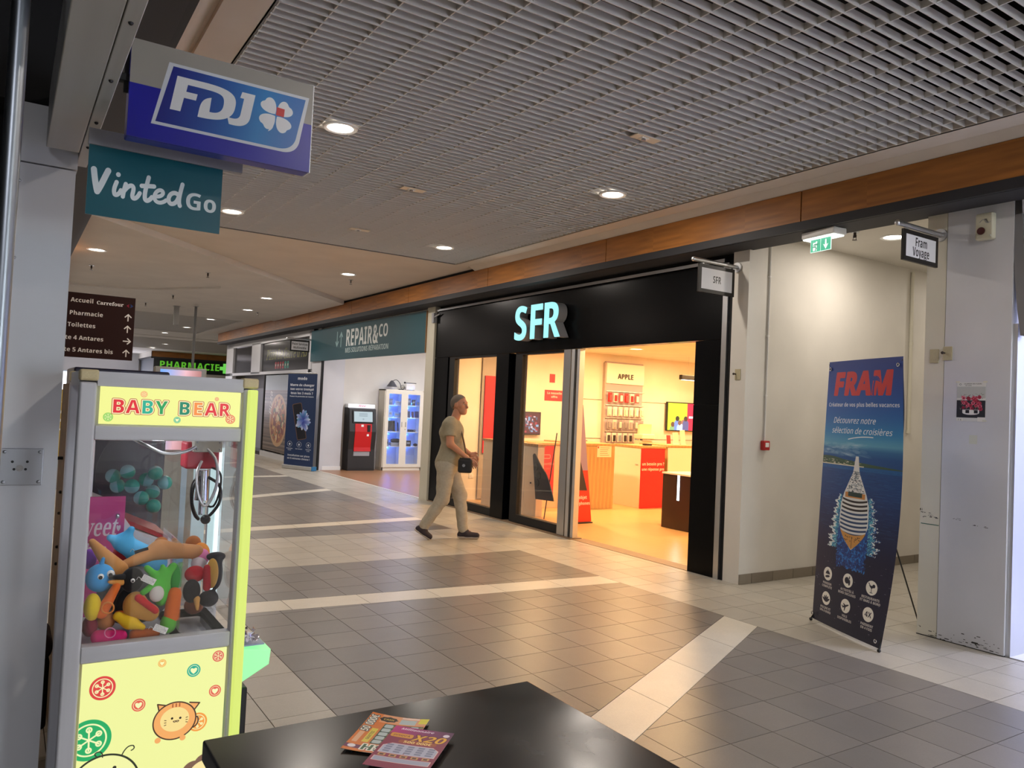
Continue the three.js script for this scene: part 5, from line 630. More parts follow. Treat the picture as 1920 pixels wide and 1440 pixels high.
// ================= BLACK TABLE AND SCRATCH CARDS =================
{
  const o = thing('bar_table', 'black high table in the foreground', 'table', [-.78, 0, 5.475]);
  part('table_top', rb(1.14, .035, .645, .004, 0, 1.0325, 0), mat(0x1d1c1b, .38, { roughnessMap: T.smudge, map: T.fleck }), o); part('pedestal', rb(.09, .99, .09, .01, .1, .52, 0), M.darkPlastic, o); part('foot_plate', rb(.5, .025, .5, .01, .1, .0125, 0), M.darkPlastic, o);
  const card = (g, w, h) => { };
  const orange = canvasTex(440, 640, (g, w, h) => { g.fillStyle = '#e07a2c'; g.fillRect(0, 0, w, h); g.fillStyle = '#e8a070'; g.fillRect(90, 0, 350, 130); txt(g, '50 000€', 40, 170, 78, '#f2e6d2', { rot: -Math.PI / 2, stroke: '#2c4a50', lw: 14 }); g.fillStyle = '#e9b58c'; g.fillRect(20, 320, 36, 180); g.fillStyle = '#e6cf4a'; g.fillRect(84, 240, 46, 240); txt(g, 'GRATTEZ', 107, 360, 34, '#7a5a14', { rot: -Math.PI / 2 }); g.fillStyle = '#241c14'; g.beginPath(); for (let i = 0; i < 16; i++) { const a = i * Math.PI / 8, r = i % 2 ? 52 : 62; g.lineTo(150 + r * 1.2 * Math.cos(a), 70 + r * .7 * Math.sin(a)); } g.fill(); txt(g, 'CASH', 150, 70, 32, '#e0c04a');
    g.fillStyle = '#2a4a34'; g.fillRect(146, 140, 290, 350); for (let i = 0; i < 3; i++) for (let j = 0; j < 5; j++) { g.fillStyle = '#bcc8c6'; rrect(g, 154 + i * 94, 148 + j * 68, 62, 56, 14); g.fill(); g.fillStyle = '#8a7a34'; g.beginPath(); g.ellipse(230 + i * 94, 176 + j * 68, 13, 26, .3, 0, 7); g.fill(); } g.fillStyle = '#f2d8c8'; g.fillRect(240, 6, 130, 22); g.fillStyle = '#b9c4c4'; g.fillRect(240, 40, 120, 80); g.fillStyle = '#eadc2c'; g.fillRect(376, 0, 64, 90); g.fillStyle = '#6b2048'; g.fillRect(0, 540, 440, 60); disc(g, 48, 566, 28, '#efe6ea'); txt(g, 'HS', 190, 556, 130, '#2f5a34', { stroke: '#f2efe0', lw: 22 }); disc(g, 410, 600, 50, '#7a2458'); });
  const red = canvasTex(480, 700, (g, w, h) => { g.fillStyle = '#8c1f45'; g.fillRect(0, 0, w, h); const a = g.createLinearGradient(0, 0, w, 0); a.addColorStop(0, '#c41f7c'); a.addColorStop(1, '#5a2050'); g.fillStyle = a; g.fillRect(0, 0, w, 130); txt(g, 'Millionnaire', 190, 38, 46, '#f0e2ee', { style: 'italic bold' }); g.fillStyle = '#e09a2c'; rrect(g, 14, 120, 180, 70, 20); g.fill(); txt(g, 'JUSQU’À', 104, 155, 34, '#7c2a10'); txt(g, 'X20', 330, 165, 150, '#f2b428', { stroke: '#6c1830', lw: 20, skew: -.2 }); rrect(g, 110, 222, 300, 54, 20); g.fillStyle = '#a84a20'; g.fill(); txt(g, '500 000€', 260, 250, 54, '#f6d888'); disc(g, 436, 70, 26, '#efe2ec');
    g.fillStyle = '#b9b9cc'; g.beginPath(); g.moveTo(80, 300); g.lineTo(400, 300); g.lineTo(455, 350); g.lineTo(455, 470); g.lineTo(25, 470); g.lineTo(25, 350); g.closePath(); g.fill(); g.strokeStyle = '#f0c8c0'; g.lineWidth = 6; g.stroke(); for (let i = 0; i < 5; i++) for (let j = 0; j < 4; j++) { g.fillStyle = '#8486a0'; g.fillRect(50 + i * 82, 316 + j * 36, 50, 24); } for (let i = 0; i < 5; i++) { g.fillStyle = '#c9965a'; g.fillRect(40 + i * 84, 480, 56, 40); g.fillStyle = '#4a1420'; g.fillRect(52 + i * 84, 490, 30, 20); } g.fillStyle = '#a9aabf'; g.fillRect(25, 535, 430, 70); g.strokeRect(25, 535, 430, 70); });
  const put = (name, label, tex, w, d, x, z, a, y, bend) => { const c = thing(name, label, 'lottery card', [x, y, z], a, 'scratch cards on the table'); const n = 10, g = new THREE.BoxGeometry(w, .0006, d, n, 1, n), p = g.attributes.position; for (let i = 0; i < p.count; i++) { const u = p.getX(i) / w, v = p.getZ(i) / d; p.setY(i, p.getY(i) + bend * (u * u + .3 * u * v + v * v * .6)); } g.computeVertexNormals(); const uv = g.attributes.uv, nn = g.attributes.normal; part('printed_card', g, print(tex, .3), c); return c; };
  put('scratch_card', 'orange scratch card lying under the red one', orange, .106, .15, -1.228, 5.524, .82, 1.0515, .012);
  put('scratch_card', 'dark red scratch card on top of the orange one', red, .104, .152, -1.152, 5.517, .79, 1.0568, .004);
}
// ================= PHONE SHOP INTERIOR =================
{
  const white = mat(0xf1e6d4, .45), top = M.oak, red = mat(0xcf2026, .4);
  // accessory wall: grey panel with arched header, hooks and packs
  {
    const o = thing('display_wall', 'lilac-grey accessory display panel with white header board and hook rails', 'display', [-11.8, 0, -4.17]);
    part('panel', rb(.05, 1.62, .97, .006, .03, 1.82, 0), mat(0xb5a6ac, .6), o); part('upright', rb(.07, 2.6, .035, .004, .04, 1.3, .5), mat(0xb7a8a0, .4), o);
    part('header_board', rb(.035, .4, .98, .008, .07, 2.4, 0), mat(0xf4efe4, .5), o);
    part('lettering', new TextGeometry('APPLE', { font, size: .1, depth: .006, curveSegments: 5 }).rotateY(toX).translate(.092, 2.30, .21), mat(0x3a3634, .6), o);
    [2.05, 1.78, 1.53, 1.27].forEach(y => { const r = part('hook_rail', rb(.02, .022, .96, .004, .07, y, 0), M.alu, o); for (let i = 0; i < 7; i++) part('hook', rod([.07, y - .01, -.42 + i * .14], [.19, y - .005, -.42 + i * .14], .0035, 6), M.alu, r); });
    const cols = [[0xc8242c, 0xd84a50, 0xe4dcd4], [0xe8dccb, 0xe4d2bc, 0xefe6da], [0xa59a9c, 0x8f8688, 0xd6c6b8], [0x2a2628, 0x443c3e, 0x8a96a4]];
    [2.03, 1.76, 1.51, 1.25].forEach((y, r) => { for (let i = 0; i < 7; i++) { if (r === 0 && i === 0) continue; const p = thing('accessory_pack', `${['red', 'cream', 'grey', 'dark'][r]} boxed accessory on hook ${['one', 'two', 'three', 'four', 'five', 'six', 'seven'][i]} of the ${['top', 'second', 'third', 'lowest'][r]} rail`, 'accessory', [-11.67, y - .1, -4.59 + i * .14], 0, `packs on the ${['top', 'second', 'third', 'lowest'][r]} rail`); part('card', rb(.012, .18, .1, .004, 0, 0, 0), mat(r === 3 ? 0xe9e0d4 : cols[r][i % 3], .4), p); part('product', rb(.02, .12, .062, .008, .014, -.012, 0), mat(cols[r][(i + 1) % 3], .35), p); } });
  }
  // wall joints and TV
  { const t = structGroup('trim_9', 'thin dark joints between the cream wall panels of the phone shop'); part('joint', span(-11.8, -11.792, 1.868, 1.876, -7, -2.9), mat(0x6b5844, .6), t); part('joint_001', span(-11.8, -11.792, 1.118, 1.126, -7, -2.9), mat(0x6b5844, .6), t); part('joint_002', span(-11.8, -11.794, 0, 2.76, -3.05, -3.044), mat(0x9b856c, .6), t); }
  {
    const tex = canvasTex(512, 320, (g, w, h) => { g.fillStyle = '#a8b82c'; g.fillRect(0, 0, 330, h); g.fillStyle = '#c01f38'; g.fillRect(300, 0, 220, h); const P = [[80, 260, '#6d8a5a', '#5a3a2c'], [150, 190, '#5c6f9c', '#2a2220'], [190, 240, '#8fb0e0', '#6a4838'], [240, 230, '#a9c4ea', '#8a5a44'], [280, 190, '#4c4a6c', '#3a2a24']]; P.forEach(([x, y, b, f]) => { g.fillStyle = b; rrect(g, x - 48, y + 10, 96, 150, 40); g.fill(); disc(g, x, y - 8, 30, f); }); g.fillStyle = '#f0d8dc'; g.fillRect(330, 150, 170, 24); g.fillRect(400, 190, 90, 16); });
    const o = thing('wall_tv', 'flat television showing a smiling group beside a red field', 'television', [-11.74, 1.61, -5.82]); part('bezel', rb(.05, .6, .98, .008, 0, 0, 0), M.darkPlastic, o); part('screen', sheet(.94, .56, .004).rotateY(toX).translate(.026, 0, 0), lit(tex, 1.5), o); part('wall_bracket', bx(.04, .2, .3, -.03, 0, 0), M.darkPlastic, o);
    const l = thing('pendant_bar', 'black suspended light bar above the television', 'lamp', [-10.6, 2.36, -5.35]); part('bar', rb(.08, .09, 1.6, .006, 0, 0, 0), M.darkPlastic, l); part('light_strip', bx(.06, .006, 1.5, 0, -.048, 0), glow(0xfff0e0, 3), l); part('wire', rod([0, .04, -.6], [0, .4, -.6], .002, 5), M.steel, l); part('wire', rod([0, .04, .6], [0, .4, .6], .002, 5), M.steel, l); area(0, -.056, 0, 0, -2, 0, .06, 1.5, 0xffe6c8, 22, l);
  }
  // counters
  const counter = (label, x0, x1, z0, z1, h, front, side, extra) => { const o = thing('counter', label, 'counter', [x1, 0, (z0 + z1) / 2]); const d = z1 - z0, w = x1 - x0; part('carcass', bx(w - .03, h - .045, d - .02, -w / 2 - .01, (h - .045) / 2 + .002, 0), side, o); part('front_panel', muv(bx(.018, h - .05, d, -.009, (h - .05) / 2 + .004, 0)), front, o); part('worktop', muv(rb(w + .02, .04, d + .02, .004, -w / 2, h - .02, 0)), top, o); if (extra) extra(o, w, d, h); return o; };
  counter('oak fronted counter with a paper notice taped near its top', -11.2, -10.2, -2.66, -1.9, 1.1, M.oak, white);
  const noteTex = canvasTex(256, 160, (g, w, h) => { g.fillStyle = '#f2e2c4'; g.fillRect(0, 0, w, h); g.fillStyle = '#8a7050'; for (let i = 0; i < 5; i++) g.fillRect(50, 26 + i * 26, rnd(120, 180), 6); g.fillStyle = '#c0402c'; g.fillRect(8, 10, 22, 26); });
  { const n = thing('paper_notice', 'small cream paper notice taped on the oak counter', 'notice', [-10.197, .968, -2.43]); part('paper', sheet(.31, .19, .002).rotateY(toX), print(noteTex, .8), n); }
  counter('white counter with red printed front beside the black podium', -10.78, -10.06, -3.7, -3.15, 1.08, red, white, (o, w, d, h) => {
    const tx = canvasTex(512, 256, (g, ww, hh) => { g.fillStyle = '#cb2127'; g.fillRect(0, 0, ww, hh); txt(g, 'un besoin pro ?', 256, 80, 70, '#f6dcd4'); txt(g, 'une réponse pro', 256, 170, 66, '#f6dcd4'); }); part('printed_panel', sheet(.52, .26, .003).rotateY(toX).translate(.002, .72, 0), print(tx, .45), o); part('handle', rb(.06, .012, .012, .004, -.12, .75, d / 2), M.steel, o); });
  counter('white counter at the back with oak side panel', -10.8, -10.06, -4.6, -3.78, 1.1, white, M.oak);
  counter('cream counter panel behind the shop window', -11.3, -9.68, -.82, -.7, 1.1, white, white, (o, w, d, h) => { part('lock', cyl(.012, .012, .012, 10).rotateX(toX).translate(-.16, .5, d / 2 + .002), M.darkPlastic, o); part('seam', bx(.004, 1.0, .002, -.34, .53, d / 2 + .0), mat(0xbfae94, .6), o); });
  { const tx = canvasTex(256, 640, (g, w, h) => { g.fillStyle = '#cd3034'; g.fillRect(0, 0, w, h); g.strokeStyle = '#f2d0c8'; g.lineWidth = 6; rrect(g, 70, 110, 110, 44, 10); g.stroke(); txt(g, 'Convertible', 128, 220, 44, '#e89a90', { style: '' }); txt(g, 'et plus', 128, 280, 36, '#e07a74', { style: '' }); });
    counter('counter with a red panel seen through the shop window', -11.2, -10.53, -1.88, -1.25, 1.08, mat(0xe9c9ac, .5), white, (o, w, d) => part('printed_panel', sheet(.3, .86, .004).rotateY(toX).translate(.002, .6, .08), print(tx, .45), o)); }
  // black podium with light strip
  { const o = thing('podium', 'dark brown podium with a vertical white light strip and white top', 'podium', [-7.95, 0, -2.25]); part('body', rb(.78, .77, .5, .004, 0, .39, 0), mat(0x2a1a14, .35), o); part('top_plate', rb(.8, .025, .52, .004, 0, .79, 0), white, o); part('light_strip', rb(.04, .36, .008, .003, -.07, .6, .251), glow(0xf2fbff, 3.2), o); area(-.07, .6, .257, -.07, .6, 2, .04, .36, 0xf2fbff, 6, o);
    const b = thing('card_box', 'clear acrylic box of leaflets on the podium', 'box', [-7.72, .8045, -2.1]); part('acrylic_box', [bx(.16, .13, .003, 0, .065, .06), bx(.16, .13, .003, 0, .065, -.06), bx(.003, .13, .12, -.08, .065, 0), bx(.003, .13, .12, .08, .065, 0)], M.glass, b); for (let i = 0; i < 4; i++) part('leaflet', bx(.13, .1 + .01 * i, .012, 0, .055, -.035 + i * .024), mat([0xb0482c, 0xd8c8b0, 0x7a5a44, 0xc9b49a][i], .6), b); }
  // items on counters
  [[-10.3, 1.1, -4.02, .1, .17, 0xd8353a, 'small red and white leaflet stand on the back counter'], [-10.3, 1.1, -4.2, .14, .22, 0xf0e4d0, 'upright white price card on the back counter'], [-10.32, 1.1, -4.4, .13, .27, 0xeedfc8, 'taller white price card at the end of the back counter'], [-10.5, 1.1, -2.02, .16, .2, 0xf0ddb4, 'cream leaflet box on the oak counter']].forEach(([x, y, z, w, h, c, l]) => { const o = thing('counter_card', l, 'card', [x, y, z], .1, 'cards on the counters'); part('card', rb(.012, h, w, .003, 0, h / 2, 0).rotateZ(.12), mat(c, .5), o); part('foot', rb(.07, .012, w, .003, -.02, .006, 0), white, o); part('print', rb(.002, h * .25, w * .6, .0008, .004, h * .6, 0).rotateZ(.12), mat(c === 0xd8353a ? 0xf2e6dc : 0xb8a084, .6), o); });
  { const o = thing('card_reader', 'small dark card terminal on the red fronted counter', 'terminal', [-10.2, 1.08, -3.4]); part('body', rb(.08, .03, .16, .008, 0, .017, 0), M.darkPlastic, o); part('keys', rb(.05, .006, .08, .002, 0, .034, .02), mat(0xb0302c, .5), o); }
  { const o = thing('literature_stand', 'folded cream paper dispenser behind the red counter', 'dispenser', [-11.3, 0, -4.32]); part('column', rb(.2, 1.12, .3, .01, 0, .56, 0), mat(0xe4d0b0, .5), o); part('tray', rb(.26, .1, .32, .02, .02, 1.2, 0), mat(0xefdfc2, .5), o); part('curved_back', ext(shapeOf([[0, 1.2], [.02, 1.42], [.08, 1.44], [.06, 1.22]]), .3).translate(-.02, 0, -.15), mat(0xf2e2b4, .5), o); }
  // standing leaflet rack seen edge on between the counters
  { const o = thing('leaflet_rack', 'slim rack of leaflets seen edge on between the two counters', 'rack', [-11.45, 0, -3.02]); part('post', rb(.05, 1.1, .04, .004, 0, .55, 0), mat(0x8a8078, .5), o); for (let i = 0; i < 6; i++) part('leaflet', rb(.14, .12, .05, .006, .03, .3 + i * .14, 0).rotateX(.0), mat([0xb9a7a4, 0x8f94a6, 0xc98a7a, 0xa8a29c][i % 4], .6), o); part('foot', rb(.22, .05, .14, .01, 0, .025, 0), M.darkPlastic, o); }
  // easel with black phone cut-out, and the shop's own standing banner
  { const o = thing('phone_cutout', 'dark phone shaped display board on a thin easel behind the window', 'display', [-9.3, 0, -.52]); const s = new THREE.Shape(); s.moveTo(-.235, .94); s.quadraticCurveTo(-.2, 1.0, -.16, .95); s.quadraticCurveTo(.0, .78, .1, .72); s.quadraticCurveTo(.22, .6, .33, .33); s.lineTo(-.12, .31); s.closePath(); part('board', ext(s, .014), mat(0x272430, .28), o); part('camera_bump', [[-.13, .78], [-.05, .66], [-.09, .55]].map(([x, y]) => new THREE.CylinderGeometry(.05, .05, .012, 22).rotateX(toX).translate(x, y, .02)), mat(0x121118, .15), o); part('easel_leg', rod([.3, 1.3, -.02], [-.18, .0, -.2], .008, 8), M.darkPlastic, o); }
  { const tx = canvasTex(400, 1200, (g, w, h) => { g.fillStyle = '#98819a'; g.fillRect(0, 0, w, h * .56); g.fillStyle = '#e03a24'; g.fillRect(0, h * .56, w, h); txt(g, 'Le nouveau', 200, 300, 48, '#e8dce6', { style: '' }); txt(g, 'à moins', 190, 360, 44, '#e8dce6', { style: '' }); g.fillStyle = '#3a302c'; g.beginPath(); g.moveTo(150, 560); g.lineTo(300, 550); g.lineTo(370, 880); g.lineTo(220, 876); g.fill(); txt(g, 'conçu et l’objet', 190, 950, 46, '#f8d8cc'); txt(g, 'grands téléphones', 200, 1010, 44, '#f8d8cc'); g.fillStyle = '#f8d8cc'; g.fillRect(60, 1130, 90, 6); });
    const o = thing('standing_banner', 'lilac and red standing banner with a phone just inside the shop door', 'banner', [-8.97, 0, -.95]); const sg = sheet(.52, 1.7, .004); { const q = sg.attributes.position; for (let i = 0; i < q.count; i++) if (q.getY(i) > 0 && q.getX(i) > 0) q.setX(i, .02); } part('printed_sheet', sg.rotateY(toX).translate(0, .87, 0), print(tx, .5), o); part('foot_bar', rb(.2, .02, .5, .006, -.05, .01, 0), M.darkPlastic, o); part('back_pole', rod([-.06, .02, .15], [-.01, 1.7, .15], .008), M.darkPlastic, o); }
  // red light box and pictures seen through the windows
  { const o = thing('wall_sign', 'tall glossy red panel on a grey board behind the narrow window', 'sign', [-11.79, 0, -1.1]); part('grey_board', rb(.02, 2.5, .5, .004, .02, 1.27, -.05), mat(0xa39a90, .5), o); part('red_face', rb(.03, 1.36, .3, .01, .045, 1.5, 0), mat(0xd0141c, .25), o); }
  { const tx = canvasTex(256, 256, (g, w, h) => { g.fillStyle = '#5a2430'; g.fillRect(0, 0, w, h); for (let i = 0; i < 40; i++) { g.fillStyle = ['#7fa4c0', '#c9b6c0', '#a83a48', '#4a5a70'][i % 4]; g.fillRect(rnd(10, 220), rnd(30, 220), rnd(10, 40), rnd(10, 34)); } }); const o = thing('product_screen', 'dark framed product screen on the cream wall behind the window', 'screen', [-11.76, 1.37, -1.96]); part('bezel', rb(.04, .42, .44, .006, 0, 0, 0), M.darkPlastic, o); part('screen', sheet(.4, .38, .003).rotateY(toX).translate(.021, 0, 0), lit(tx, .8), o); }
  { const tx = canvasTex(256, 128, (g, w, h) => { g.fillStyle = '#cc2630'; g.fillRect(0, 0, w, h); txt(g, 'La nouvelle', 128, 36, 36, '#f4d8d0'); txt(g, 'offre', 128, 80, 36, '#f4d8d0'); }); const o = thing('red_poster', 'red offer poster high on the cream wall behind the window', 'poster', [-11.795, 1.9, -2.5]); part('printed_sheet', sheet(.44, .2, .006).rotateY(toX), print(tx, .5), o); const q = thing('red_poster', 'small square red poster above the larger red poster', 'poster', [-11.795, 2.22, -2.44]); part('printed_sheet', rb(.006, .16, .12, .001), red, q); }
  // socket
  { const o = thing('wall_socket', 'white wall socket low behind the narrow window', 'socket', [-11.798, .42, -.78]); part('plate', rb(.01, .08, .08, .003, .005, 0, 0), M.white, o); part('insert', rb(.006, .05, .05, .002, .011, 0, 0), mat(0xd8d4cc, .4), o); }
}
// ================= REPAIR SHOP INTERIOR =================
{
  const o = thing('phone_kiosk', 'black self-service kiosk with screen and red front panel', 'kiosk', [-17.7, 0, -1.01]);
  const prof = [[0, 0], [.36, 0], [.36, .06], [.33, .5], [.38, .92], [.3, 1.45], [.22, 1.47], [0, 1.47]]; const sg = ext(shapeOf(prof), .66, .006); part('body', sg.translate(0, 0, -.33), mat(0x232325, .4), o);
  const scr = canvasTex(256, 150, (g, w, h) => { g.fillStyle = '#aebfc6'; g.fillRect(0, 0, w, h); g.fillStyle = '#7d8e96'; for (let i = 0; i < 3; i++) g.fillRect(70, 26 + i * 18, 116, 8); disc(g, 128, 112, 12, '#8fa0a8'); });
  const bezel = part('screen_bezel', rb(.03, .3, .52, .008, 0, 0, 0).rotateZ(.15).translate(.345, 1.27, 0), M.darkPlastic, o); part('screen', sheet(.46, .24, .004).rotateY(toX).rotateZ(.15).translate(.362, 1.272, 0), lit(scr, .6), bezel);
  const panel = part('red_front', ext(shapeOf([[0, .46], [.365, .46], [.352, .55], [.392, .92], [.372, 1.1], [.3, 1.1]]), .41, .004).translate(0, 0, -.215), mat(0xc8161c, .35), o); part('dispenser_slot', rb(.02, .11, .4, .006, .345, .4, 0), M.greyPaint, o); part('card_terminal', rb(.04, .16, .07, .006, .39, 1.0, -.14), M.darkPlastic, o); part('sticker', rb(.004, .05, .06, .001, .388, 1.06, .02), M.white, o); part('sticker', rb(.004, .05, .05, .001, .394, .84, -.12), M.white, o);
  const ht = canvasTex(256, 48, (g, w, h) => { g.fillStyle = '#f2f0f8'; g.fillRect(0, 0, w, h); txt(g, 'free', 130, 22, 34, '#c02c5c', { style: 'italic bold', font: 'serif' }); }); part('light_header', sheet(.66, .09, .03).rotateY(toX).translate(.22, 1.52, 0), lit(ht, .75), o); part('header_box', rb(.2, .085, .66, .006, .1, 1.52, 0), M.white, o);
  // display cabinet with blue lit shelves
  const c = thing('display_cabinet', 'tall white cabinet with blue lit glass doors full of devices', 'cabinet', [-17.7, 0, -2.05]); const w = mat(0xe2dccc, .45), D = .36;
  part('side', bx(D, 1.95, .03, D / 2, .975, .505), w, c); part('side', bx(D, 1.95, .03, D / 2, .975, -.505), w, c); part('top', bx(D, .03, 1.04, D / 2, 1.94, 0), w, c); part('plinth', bx(D, .08, 1.04, D / 2, .04, 0), w, c); part('back', bx(.012, 1.9, 1.0, .02, .97, 0), mat(0xc4d6f4, .5), c); part('divider', bx(D - .04, 1.85, .02, D / 2 - .02, 1.0, 0), w, c);
  const ys = [.10, .58, .93, 1.28, 1.58]; ys.forEach(y => part('shelf', bx(D - .05, .012, .98, D / 2 - .01, y, 0), w, c));
  [[.25, .08], [-.25, -.08]].forEach(([z], i) => { const d = part('door', [bx(.02, 1.85, .09, D + .01, 1.005, z - .205), bx(.02, 1.85, .09, D + .01, 1.005, z + .205), bx(.02, .08, .32, D + .01, .12, z), bx(.02, .08, .32, D + .01, 1.89, z)], w, c); part('pane', bx(.004, 1.69, .32, D + .008, 1.005, z), M.glass, d); part('handle', rb(.015, .12, .018, .004, D + .028, 1.12, z + (i ? .2 : -.2)), M.steel, d); });
  part('lock', new THREE.CylinderGeometry(.008, .008, .01, 10).rotateZ(toX).translate(D + .024, 1.0, -.04), M.darkPlastic, c);
  ys.forEach((y, i) => { const yt = i < 4 ? ys[i + 1] - .012 : 1.92; for (const z of [.25, -.25]) { part('light_strip', bx(.014, .006, .42, .05, yt - .004, z), glow(0x5c94ff, 3), c); area(.06, yt - .01, z, .2, y, z, .012, .4, 0x3a76ff, i === 0 && z < 0 ? 60 : 150, c); } });
  // devices in the cabinet
  const dev = (label, x, y, z, wz, h, d, col, kind) => { const p = thing('shelf_device', label, 'device', [-17.7 + x, y + .007, -2.05 + z], 0, 'devices in the lit cabinet'); if (kind === 'box') { part('body', rb(d, h, wz, .006, 0, h / 2, 0), mat(col, .4), p); part('label_strip', rb(.003, h * .3, wz * .6, .001, d / 2 + .001, h * .55, 0), mat(0x8e98a8, .5), p); } else if (kind === 'phone') { part('body', rb(.012, h, wz, .004, 0, h / 2, 0).rotateZ(.15), mat(col, .25), p); part('stand', rb(.05, .01, wz, .003, -.02, .005, 0), M.white, p); } else if (kind === 'speaker') { part('body', new THREE.CapsuleGeometry(h / 2, wz - h, 6, 16).rotateX(toX).translate(0, h / 2, 0), mat(col, .6), p); part('end_cap', new THREE.CylinderGeometry(h * .36, h * .36, .01, 18).rotateX(toX).translate(0, h / 2, wz / 2), M.darkPlastic, p); } else { part('body', rb(d, h, wz, .01, 0, h / 2, 0), mat(col, .3), p); part('lens', new THREE.CylinderGeometry(h * .3, h * .3, .02, 16).rotateZ(toX).translate(d / 2, h * .5, 0), M.darkPlastic, p); } };
  dev('upright grey phone box on the top shelf, left door', .22, 1.58, .3, .09, .14, .05, 0x6a7690, 'box'); dev('pale box beside it on the top shelf', .22, 1.58, .12, .14, .1, .06, 0x9fb4d8, 'box');
  dev('dark phone box on the top shelf, other door', .24, 1.58, -.17, .09, .17, .05, 0x5a6678, 'box'); dev('black and white phone box on the top shelf', .24, 1.58, -.3, .09, .14, .05, 0x39414e, 'box'); dev('blue headset box on the top shelf end', .22, 1.58, -.42, .08, .1, .06, 0x6f8fd0, 'box');
  dev('clear blue stand on the second shelf', .22, 1.28, .3, .1, .16, .05, 0x8fb6ee, 'box'); dev('long blue box on the second shelf', .22, 1.28, .12, .18, .12, .06, 0x7fa8ea, 'box');
  [-.1, -.19, -.29, -.4].forEach((z, i) => dev(['narrow black phone', 'grey phone', 'red edged phone', 'wide purple phone'][i] + ' upright on the second shelf', .25, 1.28, z, i === 3 ? .11 : .065, .15 + (i % 2) * .01, .012, [0x20222c, 0x3a4258, 0x4c3a50, 0x4a4e78][i], 'phone'));
  dev('large black laptop screen on the third shelf', .2, .93, .28, .28, .26, .02, 0x141a24, 'phone'); dev('thin black tablet edge on the third shelf', .22, .93, .07, .03, .22, .02, 0x1a2030, 'phone'); dev('small drone like camera on the third shelf', .24, .93, -.24, .12, .06, .06, 0x2c3444, 'camera'); dev('tiny black cube on the third shelf', .26, .93, -.34, .06, .055, .05, 0x181c26, 'box');
  dev('black bluetooth speaker on the fourth shelf', .25, .66, .14, .22, .1, .1, 0x161a24, 'speaker'); dev('grey boombox under the black speaker', .25, .58, .15, .25, .085, .1, 0x8a93a4, 'box'); dev('round grey fan on the fourth shelf', .22, .58, .38, .12, .16, .06, 0x7f8a9c, 'camera'); dev('black box on the fourth shelf, other door', .24, .58, -.19, .14, .14, .1, 0x1c2028, 'box'); dev('small black speaker on the fourth shelf end', .26, .58, -.4, .1, .07, .07, 0x181c24, 'speaker');
  // lamp and frame on top of the cabinet
  { const l = thing('desk_lamp', 'grey conical workshop lamp on top of the white cabinet', 'lamp', [-17.5, 1.955, -1.82]); part('shade', lathe([[.02, .24], [.05, .21], [.13, .09], [.125, .09], [.045, .205]], 24).translate(0, -.02, .05), mat(0x55565c, .4), l); part('arm', tube([[0, .2, .05], [0, .24, -.06], [0, .16, -.16], [0, .03, -.2]], .008, 20, 6), M.darkPlastic, l); part('base', cyl(.06, .065, .02, 20, 0, .01, -.2), M.darkPlastic, l); part('coil', new THREE.TorusGeometry(.05, .005, 6, 20).rotateY(toX).translate(0, .07, -.24), M.darkPlastic, l);
    const f = thing('wire_frame', 'small white framed holder on top of the white cabinet', 'holder', [-17.52, 1.955, -2.28]); part('panel', rb(.012, .16, .24, .003, 0, .09, 0), mat(0xe8e4dc, .5), f); part('clip_bar', rb(.02, .016, .3, .004, 0, .18, .0), M.darkPlastic, f); part('clip', sph(.024, 0, .185, .16, 10), M.darkPlastic, f); part('foot', rb(.06, .012, .2, .003, 0, .006, 0), M.darkPlastic, f); }
  { const d = thing('side_counter', 'white half-height counter end with a dark slot beside the cabinet', 'counter', [-17.2, 0, -3.05]); part('body', rb(.5, 1.18, .5, .01, 0, .59, 0), w, d); part('cap', rb(.54, .05, .54, .01, 0, 1.2, 0), w, d); part('slot', bx(.006, .95, .05, .252, .62, .08), M.darkPlastic, d); part('towel', rb(.2, .06, .12, .01, .1, 1.25, 0), mat(0x9fc4b8, .7), d); const p = thing('wooden_board', 'narrow dark board leaning beside the white cabinet', 'board', [-17.28, 0, -2.68]); part('plank', rb(.02, .98, .1, .004, 0, .49, 0), mat(0x5c4636, .6, { map: T.wood }), p); part('printed_top', rb(.024, .24, .1, .004, 0, .86, 0), mat(0x8a8684, .6), p); }
  { const b = thing('wall_switch', 'small grey intercom plate on the white upright beside the navy banner', 'switch', [-17.95, 1.32, .004]); part('plate', rb(.12, .2, .02, .004, 0, 0, .01), M.greyPaint, b); part('keys', [0, 1, 2].map(i => rb(.08, .03, .008, .002, 0, -.05 + i * .05, .022)), M.darkPlastic, b); }
}
